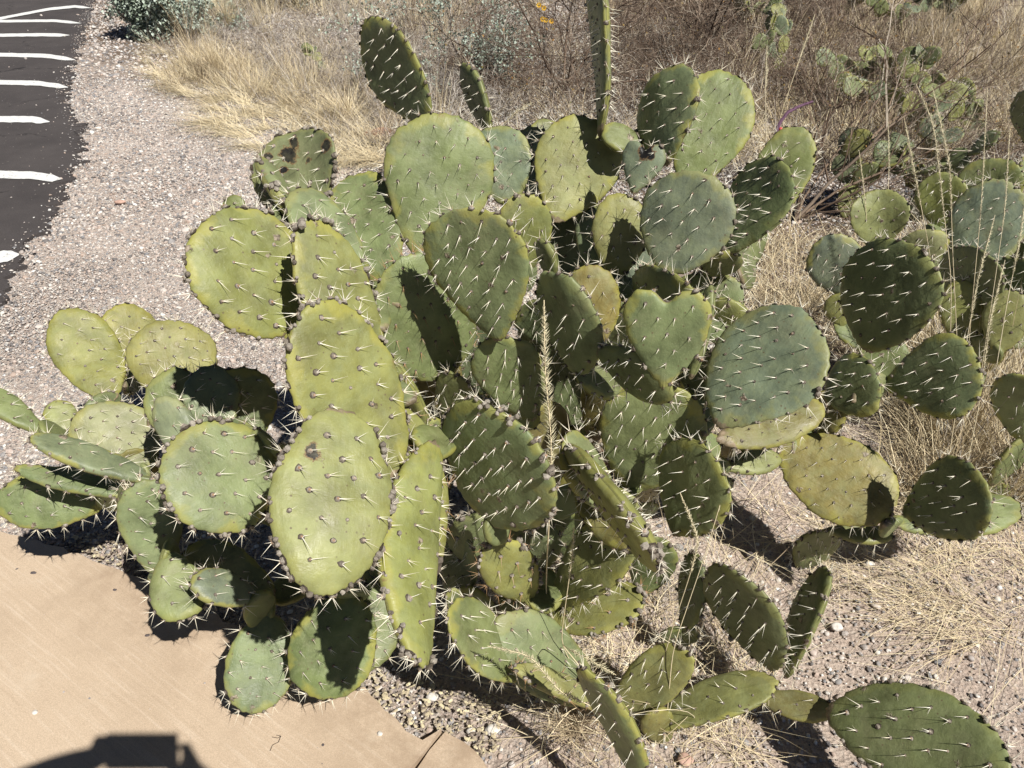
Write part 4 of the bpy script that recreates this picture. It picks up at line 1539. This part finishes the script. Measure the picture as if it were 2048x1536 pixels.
def shrub(name, root, dirs, label, seed, length, rad, levels=4, mats=None, leafm=None, leafn=0, leafs=.01, up=.1, nchild=(3, 5), wob=.18, kids=.62):
    rg = random.Random(seed)
    gr = empty(name, root)
    tag(gr, label, 'shrub', None)
    tr, tw = MB(), MB()
    ends = []

    def go(p, d, L, r, lev):
        n_ = 6
        pts = [p]
        dd = np.array(d, float)
        for i in range(n_):
            dd = dd + np.array([rg.gauss(0, wob), rg.gauss(0, wob), rg.gauss(0, wob) + up * .3])
            dd /= np.linalg.norm(dd)
            q_ = pts[-1] + dd * L / n_
            q_[2] = max(q_[2], .02)
            pts.append(q_)
        pts = np.array(pts)
        (tr if lev == 0 else tw).tube(pts, np.linspace(r, r * .5, n_ + 1), 5 if lev == 0 else 3, 0, rg.random())
        if lev >= levels - 2:
            ends.extend([pts[-1], pts[3], pts[4]])
        if lev + 1 < levels:
            for c in range(rg.randint(*nchild)):
                k = rg.randint(1, n_)
                t_ = pts[k] - pts[k - 1]
                t_ /= np.linalg.norm(t_)
                e = np.array([rg.gauss(0, 1), rg.gauss(0, 1), rg.gauss(0, .8)])
                e -= (e @ t_) * t_
                e /= np.linalg.norm(e)
                go(pts[k], t_ * .75 + e * .75, L * kids * rg.uniform(.7, 1.15), r * .55, lev + 1)
    for d in dirs:
        go(np.array(root, float), np.array(d[:3], float) / np.linalg.norm(d[:3]), length * d[3], rad * d[4], 0)
    M = mats or M_TWIG
    link('branch', tr.mesh('branch', True), gr, [M])
    o = link('twigs', tw.mesh('twigs'), gr, [M])
    o['kind'] = 'stuff'
    if leafn:
        lf = MB()
        for i in range(leafn):
            c = ends[rg.randrange(len(ends))] + np.array([rg.gauss(0, .02) for _ in range(3)])
            M3 = np.array(Matrix.Rotation(rg.uniform(0, 6.28), 3, 'Z') @ Matrix.Rotation(rg.uniform(-1.2, 1.2), 3, 'X'))
            s_ = leafs * rg.uniform(.6, 1.3)
            lf.add(c + (np.array([(0, 0, 0), (.35, .5, .08), (0, 1, 0), (-.35, .5, .08)]) * s_) @ M3.T, [(0, 1, 2), (0, 2, 3)], 0, rg.random())
        o = link('leaves', lf.mesh('leaves'), gr, [leafm])
        o['kind'] = 'stuff'
    return gr, ends


# brown bare shrub right of the tallest pad
rt = G(1590, 440)
shrub('bare_shrub', rt, [(.55, -.1, .8, 1.0, 1.0), (.9, .2, .55, 1.05, .8), (.2, .3, .9, .8, .7), (1.0, -.2, .35, .9, .6), (-.1, .5, .9, .7, .6), (.7, .5, .9, 1.1, .7)],
      'bare reddish brown shrub arching right behind the cacti at upper right', 4, .72, .011, 5, M_TWIG, M_RUSTLEAF, 900, .012, .25, (4, 5), .16)
rt = G(1880, 420)
shrub('bare_shrub', rt, [(.3, -.1, .8, 1, 1), (.8, .1, .5, 1, 1), (-.6, .1, .6, 1, .8), (0, .4, .9, .9, .8), (.4, .5, .6, .9, .8)],
      'low tangled brown shrub right of the arching one, near the fallen branch', 8, .42, .006, 5, M_TWIG, M_RUSTLEAF, 500, .010, .2, (3, 4), .2)
rt = G(1130, 190)
shrub('bare_shrub', rt, [(.5, 0, .6, 1, 1), (-.6, .1, .5, 1, 1), (.1, .3, .9, 1, 1), (.9, -.3, .3, 1, 1), (-.3, -.4, .5, 1, .9), (.5, .5, .7, 1, 1), (-.9, -.1, .3, 1, .9), (.2, -.6, .4, 1, .8)],
      'dense purplish brown twiggy shrub behind the two upper left pads', 15, .95, .010, 5, M_TWIG, M_RUSTLEAF, 600, .02, .1, (4, 6), .2)
rt = G(1400, 110)
shrub('bare_shrub', rt, [(.3, 0, .9, 1, 1), (-.4, .1, .9, 1, 1), (.1, .3, .9, 1, 1), (.8, -.2, .6, 1, 1), (-.8, -.2, .6, 1, 1)],
      'upright dark brown brush behind the tall edge-on pad', 19, .95, .011, 5, M_TWIG, M_RUSTLEAF, 700, .018, .2, (4, 5), .2)
rt = G(1700, 60)
shrub('bare_shrub', rt, [(.3, 0, .9, 1, 1), (-.4, .1, .9, 1, 1), (.8, -.2, .6, 1, 1), (-.8, -.2, .6, 1, 1)],
      'dark thin brush along the top edge at right', 23, 1.1, .012, 5, M_TWIG, M_RUSTLEAF, 700, .02, .2, (3, 5), .2)
rt = G(900, 70)
shrub('bare_shrub', rt, [(.3, 0, .9, 1, 1), (-.6, .1, .6, 1, 1), (.8, -.2, .5, 1, 1)],
      'grey brown brush at the top edge left of the middle', 29, .9, .010, 5, M_TWIG, None, 0, .02, .2, (3, 5), .2)
# dead brush mass: twiggy tufts that nobody could tell apart


def twig_proto(seed, L, r, nst):
    rg = random.Random(seed)
    m = MB()

    def go(p, d, L, r, lev):
        n_ = 4
        pts = [p]
        dd = np.array(d, float)
        for i in range(n_):
            dd = dd + np.array([rg.gauss(0, .25) for _ in range(3)])
            dd /= np.linalg.norm(dd)
            pts.append(pts[-1] + dd * L / n_)
        m.tube(np.array(pts), np.linspace(r, r * .55, n_ + 1), 3, 0, rg.random())
        if lev < 3:
            for c in range(rg.randint(3, 4)):
                k = rg.randint(1, n_)
                e = np.array([rg.gauss(0, 1) for _ in range(3)])
                t_ = pts[k] - pts[k - 1]
                t_ /= np.linalg.norm(t_)
                e -= (e @ t_) * t_
                e /= np.linalg.norm(e)
                go(pts[k], t_ * .7 + e * .8, L * .62, r * .6, lev + 1)
    for i in range(nst):
        a_ = rg.uniform(0, 6.28)
        go(np.array([0, 0, 0.]), [math.cos(a_) * .7, math.sin(a_) * .7, rg.uniform(.2, .8)], L, r, 0)
    return (np.concatenate(m.v), m.f, m.m, np.concatenate(m.a))


tp_ = [twig_proto(100 + i, .20, .0034, 3) for i in range(5)]
mb = MB()
stamp(mb, tp_, px_region([(820, 60), (1000, 230), (1500, 260), (1650, 200), (1650, -60), (820, -60)]), 320, (.9, 1.7))
stamp(mb, tp_, px_region([(1300, 120), (1650, 260), (1850, 200), (1650, -60), (1300, -60)]), 170, (1.1, 2.0))
stamp(mb, tp_, px_region([(1650, 330), (2250, 380), (2250, 60), (1650, 60)]), 150, (.8, 1.5))
tag(link('dead_brush', mb.mesh('dead_brush'), None, [M_TWIG]), 'mass of dead purplish brown brush across the upper middle', kind='stuff')
mb = MB()
stamp(mb, tp_, px_region([(330, 60), (700, 240), (1000, 260), (1000, -60), (330, -60)]), 240, (.8, 1.4))
stamp(mb, tp_, px_region([(1650, 330), (2200, 400), (2200, 200), (1700, 200)]), 50, (.6, 1.1))
tag(link('dead_brush', mb.mesh('dead_brush'), None, [M_GREYGRASS]), 'grey dead brush between the straw tufts at the back', kind='stuff')
# pale curled leaves fallen among the brush
mb = MB()
f = px_region([(850, 60), (860, 260), (1350, 260), (1350, 60)])
for _ in range(5000):
    p_ = np.array(f()) + [0, 0, rg.uniform(.01, .12)]
    M3 = np.array(Matrix.Rotation(rg.uniform(0, 6.28), 3, 'Z') @ Matrix.Rotation(rg.gauss(0, .7), 3, 'X'))
    s_ = rg.uniform(.012, .03)
    mb.add(p_ + (np.array([(0, 0, 0), (.3, .5, .1), (0, 1, 0), (-.3, .5, .1)]) * s_) @ M3.T, [(0, 1, 2), (0, 2, 3)], 0, rg.uniform(0, .5))
M_PALELEAF = simple('pale_dry_leaf', [(0, (.50, .48, .44)), (1, (.26, .25, .20))], .7, .2)
tag(link('fallen_leaves', mb.mesh('fallen_leaves'), None, [M_PALELEAF]), 'pale grey dry leaves caught in the brush behind the upper pads', kind='stuff')

# grey-leaved shrub top left
rt = G(330, 70)
shrub('leafy_shrub', rt, [(-.6, -.2, .6, 1, 1), (.6, -.1, .6, 1, 1), (0, .3, .9, 1, 1), (-.2, -.6, .7, .8, 1), (.4, -.6, .5, .8, 1), (-.9, .2, .6, 1, 1), (.9, .4, .6, 1, 1), (0, 0, 1, .8, 1)],
      'grey green leafy shrub at the gravel edge near the road, top left', 31, .50, .010, 4, M_TWIG, M_LEAF, 15000, .040, .1, (5, 7), .2)
rt = G(560, 10)
shrub('leafy_shrub', rt, [(-.6, -.2, .6, 1, 1), (.6, -.1, .6, 1, 1), (0, .3, .9, 1, 1), (.2, -.5, .5, 1, 1)],
      'pale leafy shrub behind the blond grass at the top edge', 37, .8, .010, 4, M_TWIG, M_LEAF, 6000, .04, .1, (4, 6), .2)
rt = G(880, 190)
shrub('leafy_shrub', rt, [(-.6, -.2, .5, 1, 1), (.6, -.1, .5, 1, 1), (0, .3, .7, 1, 1), (1, -.1, .4, 1, 1)],
      'sparse silver leaved shrub between the brown brush and the upper pads', 41, .6, .007, 4, M_GREYGRASS, M_LEAF, 3800, .026, .1, (4, 6), .2)

# purple dead cholla-like stem
gr = empty('purple_stem', P(1535, 300, 2.2))
tag(gr, 'thin knobbly purple stem above the pad with the pink fruit', 'dead stem')
mb = MB()
pts = np.array([P(1530, 330, 2.15), P(1545, 285, 2.15), P(1560, 245, 2.15), P(1575, 225, 2.15), P(1600, 212, 2.17), P(1625, 203, 2.2)])
mb.tube(pts, [.006, .0055, .005, .005, .004, .003], 6)
for i in range(60):
    k = rg.uniform(0, 4.9)
    a_ = int(k)
    p_ = pts[a_] + (pts[a_ + 1] - pts[a_]) * (k - a_)
    e = np.array([rg.gauss(0, 1) for _ in range(3)])
    e /= np.linalg.norm(e)
    mb.cone(p_, p_ + e * .010, .0022, 4, 0, rg.random())
link('stem', mb.mesh('stem'), gr, [M_PURPLE])
mb = MB()
V0, F0 = ico()
mb.add(P(1561, 259, 2.1) + V0 * [.006, .006, .008], F0, 0, 0)
o = link('cactus_fruit', mb.mesh('cactus_fruit', True), None, [M_FRUIT])
tag(o, 'tiny pink red fruit bud behind the upper right pad', 'fruit bud')

# yellow daisies
for i, (x, y) in enumerate([(1078, 10), (1088, 16), (1092, 40), (1103, 42), (1085, 38)]):
    c = P(x, y, 5.4)
    gr = empty('yellow_flower', c)
    tag(gr, ['topmost yellow daisy at the very top edge', 'yellow daisy just right of the topmost one', 'lower yellow daisy in the middle of its trio', 'lower yellow daisy at the right of its trio', 'lower yellow daisy at the left of its trio'][i] + ' over the brown brush', 'flower', 'yellow daisies above the brown shrub')
    mb = MB()
    for k in range(9):
        a_ = k / 9 * 6.28
        d = np.array([math.cos(a_), -.2, math.sin(a_)])
        sd2 = np.array([-math.sin(a_), 0, math.cos(a_)])
        mb.add([c + d * .004, c + d * .013 + sd2 * .0045, c + d * .021, c + d * .013 - sd2 * .0045], [(0, 1, 2, 3)], 0, rg.random())
    link('petals', mb.mesh('petals'), gr, [M_PETAL])
    mb = MB()
    mb.add(c + V0 * .005, F0, 0, .9)
    link('disc', mb.mesh('disc'), gr, [M_RUSTLEAF])
    mb = MB()
    mb.tube([c, c + [.02, .1, -.25], c + [.0, .2, -.5]], .002, 3)
    link('stem', mb.mesh('stem'), gr, [M_TWIG])

# fallen dark branch at right
mb = MB()
mb.tube([G(1930, 288, .06), G(1985, 300, .10), G(2040, 305, .08), G(2110, 312, .05)], [.035, .04, .038, .03], 7)
tag(link('fallen_branch', mb.mesh('fallen_branch', True), None, [M_TWIG]), 'dark fallen branch lying behind the pale cactus at the right edge', 'branch')

# ------------------------------------------------------------------ rocks and small things on the ground


def rock(name, px, py, sx, sy, sz, mat, label, cat, seed, group=None, z=0.0):
    import bmesh
    bm = bmesh.new()
    bmesh.ops.create_icosphere(bm, subdivisions=3, radius=1)
    for v in bm.verts:
        k = 1 + .28 * mnoise.noise(v.co * 1.4 + Vector((seed * 5, 0, 0))) + .08 * mnoise.noise(v.co * 5)
        v.co = Vector((v.co.x * sx, v.co.y * sy, v.co.z * sz)) * k
    me = bpy.data.meshes.new(name)
    bm.to_mesh(me)
    bm.free()
    me.polygons.foreach_set('use_smooth', [True] * len(me.polygons))
    p = G(px, py, z)
    o = link(name, me, None, [mat])
    o.location = (p[0], p[1], z + sz * .25)
    return tag(o, label, cat, group)


def plain(name, c, rough=.8):
    t = NT(name, rough, .25)
    tc = t.n('ShaderNodeTexCoord').outputs['Object']
    f = t.noise(tc, 90, 5, .7)
    t.color(t.mix(1.0, c, t.ramp(f.outputs[0], [(.3, g(.75)), (.7, g(1.2))]), 'MULTIPLY'))
    t.bump(f.outputs[0], .4, .002)
    return t.m


M_WHITE = plain('white_pebble', (.66, .62, .56))
M_DARKP = plain('dark_pebble', (.10, .085, .085))
M_PINK = plain('pink_pebble', (.50, .33, .26))
rock('rock', 1130, 905, .085, .05, .045, M_ROCK, 'rusty red rock lying under the middle pads beside the stem', 'rock', 1)
rock('rock', 1215, 925, .06, .045, .035, M_ROCK, 'smaller rust brown rock right of the red one', 'rock', 2)
rock('pebble', 1737, 1128, .015, .009, .007, M_WHITE, 'smooth oval white pebble below the shadowed right pads', 'pebble', 3)
rock('pebble', 1500, 1112, .013, .016, .008, M_DARKP, 'flat blue grey stone left of the upright thin pads', 'pebble', 4)
rock('pebble', 1672, 1255, .014, .012, .01, M_WHITE, 'chalky white stone beside the upright thin pad', 'pebble', 5)
rock('pebble', 1370, 1520, .016, .014, .008, M_PINK, 'pink stone at the bottom edge right of the front cactus', 'pebble', 6)
rock('pebble', 1735, 1505, .018, .013, .008, M_PINK, 'greyish pink flat stone left of the large front right pad', 'pebble', 7)
rock('pebble', 985, 1460, .016, .012, .008, M_WHITE, 'pale flat stone in the shade near the slab corner', 'pebble', 8)
rock('pebble', 865, 1395, .014, .01, .008, M_WHITE, 'pale oval pebble in shadow below the long front pad', 'pebble', 9)
rock('pebble', 942, 1462, .010, .008, .006, M_WHITE, 'light grey pebble beside the slab joint', 'pebble', 10)
rock('pebble', 70, 1425, .006, .005, .004, M_WHITE, 'tiny white stone lying on the concrete walkway', 'pebble', 11, z=ZC)
rock('pebble', 295, 1271, .006, .0035, .0025, M_DARKP, 'small dark grey stone on the concrete walkway', 'pebble', 12, z=ZC)
rock('pebble', 67, 1146, .008, .004, .003, M_DARKP, 'black crumb on the walkway near the left cactus', 'pebble', 13, z=ZC)
rock('pebble', 646, 1490, .003, .003, .002, M_DARKP, 'dark dot of grit on the walkway below the cactus shadow', 'pebble', 14, z=ZC)
rock('pebble', 230, 1180, .005, .003, .003, M_DARKP, 'dark grit beside the walkway edge dirt', 'pebble', 15, z=ZC)
rock('pebble', 240, 405, .03, .018, .012, M_PINK, 'reddish flat stone in the grey gravel left of the cactus', 'pebble', 16)
rock('pebble', 760, 1468, .006, .005, .004, M_WHITE, 'small cream shell like stone on the slab edge', 'pebble', 17, z=ZC)
rock('rock', 770, 275, .14, .06, .05, M_ROCK, 'orange brown stone in the grass behind the round middle pad', 'rock', 18)
mb = MB()
tp = [G(553, 1470, ZC + .002), G(562, 1472, ZC + .004), G(557, 1484, ZC + .003), G(545, 1490, ZC + .002), G(540, 1502, ZC + .002)]
mb.tube(tp, .0007, 4)
mb.tube([tp[1], G(556, 1476, ZC + .003), G(544, 1474, ZC + .002)], .0006, 4)
tag(link('twig', mb.mesh('twig'), None, [M_TWIG]), 'tiny bent twig lying on the walkway at the bottom', 'twig')

# dead crooked twigs caught under the middle pads, and long bare straws arching through the front pads
mb = MB()
for c_, n_ in ((G(1310, 1215), 26), (G(1000, 960), 14), (G(930, 1130), 16), (G(1180, 940), 10), (G(1420, 930), 10)):
    V_, F_, Mx_, A_ = twig_proto(rg.randrange(999), .09, .0016, n_ // 4)
    mb.add(V_ + c_, F_, 0, .5)
tag(link('dead_twigs', mb.mesh('dead_twigs'), None, [M_GREYGRASS]), 'grey crooked dead twigs lying beneath the middle and front pads', kind='stuff')
mb = MB()
for i in range(64):
    x_, y_ = (rg.uniform(1060, 1500), rg.uniform(1230, 1500)) if i < 42 else (rg.uniform(1700, 2080), rg.uniform(760, 1150))
    p_ = G(x_, y_)
    az_ = rg.uniform(0, 6.28)
    ln_ = rg.uniform(.2, 1.2)
    d_ = np.array([math.cos(az_) * math.sin(ln_), math.sin(az_) * math.sin(ln_), math.cos(ln_)])
    pts_ = [p_]
    cv = np.array([rg.gauss(0, .22), rg.gauss(0, .22), -.16])
    for k in range(12):
        d_ = d_ + cv + np.array([rg.gauss(0, .05) for _ in range(3)])
        d_ /= np.linalg.norm(d_)
        q_ = pts_[-1] + d_ * rg.uniform(.018, .034)
        q_[2] = max(q_[2], .006)
        pts_.append(q_)
    mb.tube(pts_, np.linspace(.0010, .0005, 13), 3, 0, rg.uniform(0, .7))
tag(link('loose_straws', mb.mesh('loose_straws'), None, [M_GRASS]), 'long thin bent straws arching between the front and right hand pads', kind='stuff')

# ------------------------------------------------------------------ photographer (stands behind the camera; only the shadow is seen)


def person():
    gr = empty('person', (0.05, -.42, 0))
    tag(gr, 'photographer casting the shadow at bottom left, holding a phone out in both hands', 'person')
    J = {'pelvis': (0.05, -.46, .95, .15), 'belly': (0.05, -.46, 1.10, .14), 'chest': (0.05, -.44, 1.30, .15), 'neck': (.05, -.42, 1.47, .06), 'head': (.05, -.40, 1.56, .085), 'crown': (.05, -.40, 1.66, .08),
         'shl': (-.13, -.43, 1.40, .06), 'ell': (-.45, -.13, 1.44, .045), 'wrl': (-.17, -.05, 1.52, .034), 'hnl': (-.092, -.035, 1.535, .030),
         'shr': (.23, -.43, 1.40, .06), 'elr': (.28, -.24, 1.28, .045), 'wrr': (.135, -.06, 1.46, .034), 'hnr': (.098, -.035, 1.505, .036),
         'hpl': (-.04, -.46, .88, .10), 'knl': (-.06, -.45, .50, .065), 'anl': (-.07, -.48, .09, .042), 'tol': (-.08, -.33, .05, .035),
         'hpr': (.14, -.46, .88, .10), 'knr': (.16, -.45, .50, .065), 'anr': (.17, -.48, .09, .042), 'tor': (.18, -.33, .05, .035)}
    E = [('pelvis', 'belly'), ('belly', 'chest'), ('chest', 'neck'), ('neck', 'head'), ('head', 'crown'), ('chest', 'shl'), ('shl', 'ell'), ('ell', 'wrl'), ('wrl', 'hnl'), ('chest', 'shr'), ('shr', 'elr'), ('elr', 'wrr'), ('wrr', 'hnr'),
         ('pelvis', 'hpl'), ('hpl', 'knl'), ('knl', 'anl'), ('anl', 'tol'), ('pelvis', 'hpr'), ('hpr', 'knr'), ('knr', 'anr'), ('anr', 'tor')]
    # fingers: both hands grip the phone from the sides, behind the lens
    for sgn, h in ((-1, 'hnl'), (1, 'hnr')):
        hx, hy, hz, _ = J[h]
        for i in range(4):
            b = f'f{h}{i}'
            J[b + 'a'] = (hx - sgn * .004, hy + .004, hz - .022 + i * .019, .0085)
            J[b + 'b'] = (hx - sgn * .000, hy + .024, hz - .024 + i * .021, .008)
            J[b + 'c'] = (hx - sgn * .024, hy + .020, hz - .022 + i * .021, .007)
            E += [(h, b + 'a'), (b + 'a', b + 'b'), (b + 'b', b + 'c')]
        J['t' + h + 'a'] = (hx - sgn * .01, hy - .015, hz + .01, .010)
        J['t' + h + 'b'] = (hx - sgn * .04, hy - .018, hz + .025, .008)
        E += [(h, 't' + h + 'a'), ('t' + h + 'a', 't' + h + 'b')]
    names = list(J)
    me = bpy.data.meshes.new('body')
    me.from_pydata([J[k][:3] for k in names], [(names.index(a), names.index(b)) for a, b in E], [])
    o = link('body', me, gr)
    sk = o.modifiers.new('skin', 'SKIN')
    for i, k in enumerate(names):
        me.skin_vertices[0].data[i].radius = (J[k][3], J[k][3])
    me.skin_vertices[0].data[0].use_root = True
    o.modifiers.new('sub', 'SUBSURF').levels = 1
    o.modifiers['sub'].render_levels = 1
    t = NT('cloth_and_skin', .8)
    t.color((.25, .2, .18))
    me.materials.append(t.m)
    # sun hat with brim
    mb = MB()
    hc = np.array([.05, -.40, 1.67])
    k = 24
    prof = [(.16, 0), (.10, .012), (.09, .07), (.06, .10), (.0, .105)]
    V = []
    for r_, z_ in prof:
        for i in range(k):
            a_ = i / k * 6.283
            V.append(hc + [r_ * math.cos(a_), r_ * math.sin(a_), z_])
    mb.add(V, [(i * k + j, i * k + (j + 1) % k, (i + 1) * k + (j + 1) % k, (i + 1) * k + j) for i in range(len(prof) - 1) for j in range(k)])
    h = link('hat', mb.mesh('hat', True), gr, [M_LITTER])
    # phone, held just behind the lens
    c = np.array([0, 0, CAM_H]) - FW * .012
    mb = MB()
    hw, hh, ht = .075, .037, .004
    cor = []
    for f_ in (-1, 1):
        for (a_, b_) in ((-1, -1), (1, -1), (1, 1), (-1, 1)):
            cor.append(c + RT * (a_ * hw - .0) + UP * (b_ * hh - .02) + FW * f_ * ht)
    mb.add(cor, [(0, 1, 2, 3), (7, 6, 5, 4), (0, 4, 5, 1), (1, 5, 6, 2), (2, 6, 7, 3), (3, 7, 4, 0)])
    t = NT('phone_glass', .2)
    t.color((.03, .03, .035))
    ph = link('smartphone', mb.mesh('smartphone'), None, [t.m])
    tag(ph, 'dark smartphone held up in landscape by the photographer', 'phone')


person()
print('CLUSTERS', CLUSTERS[0])
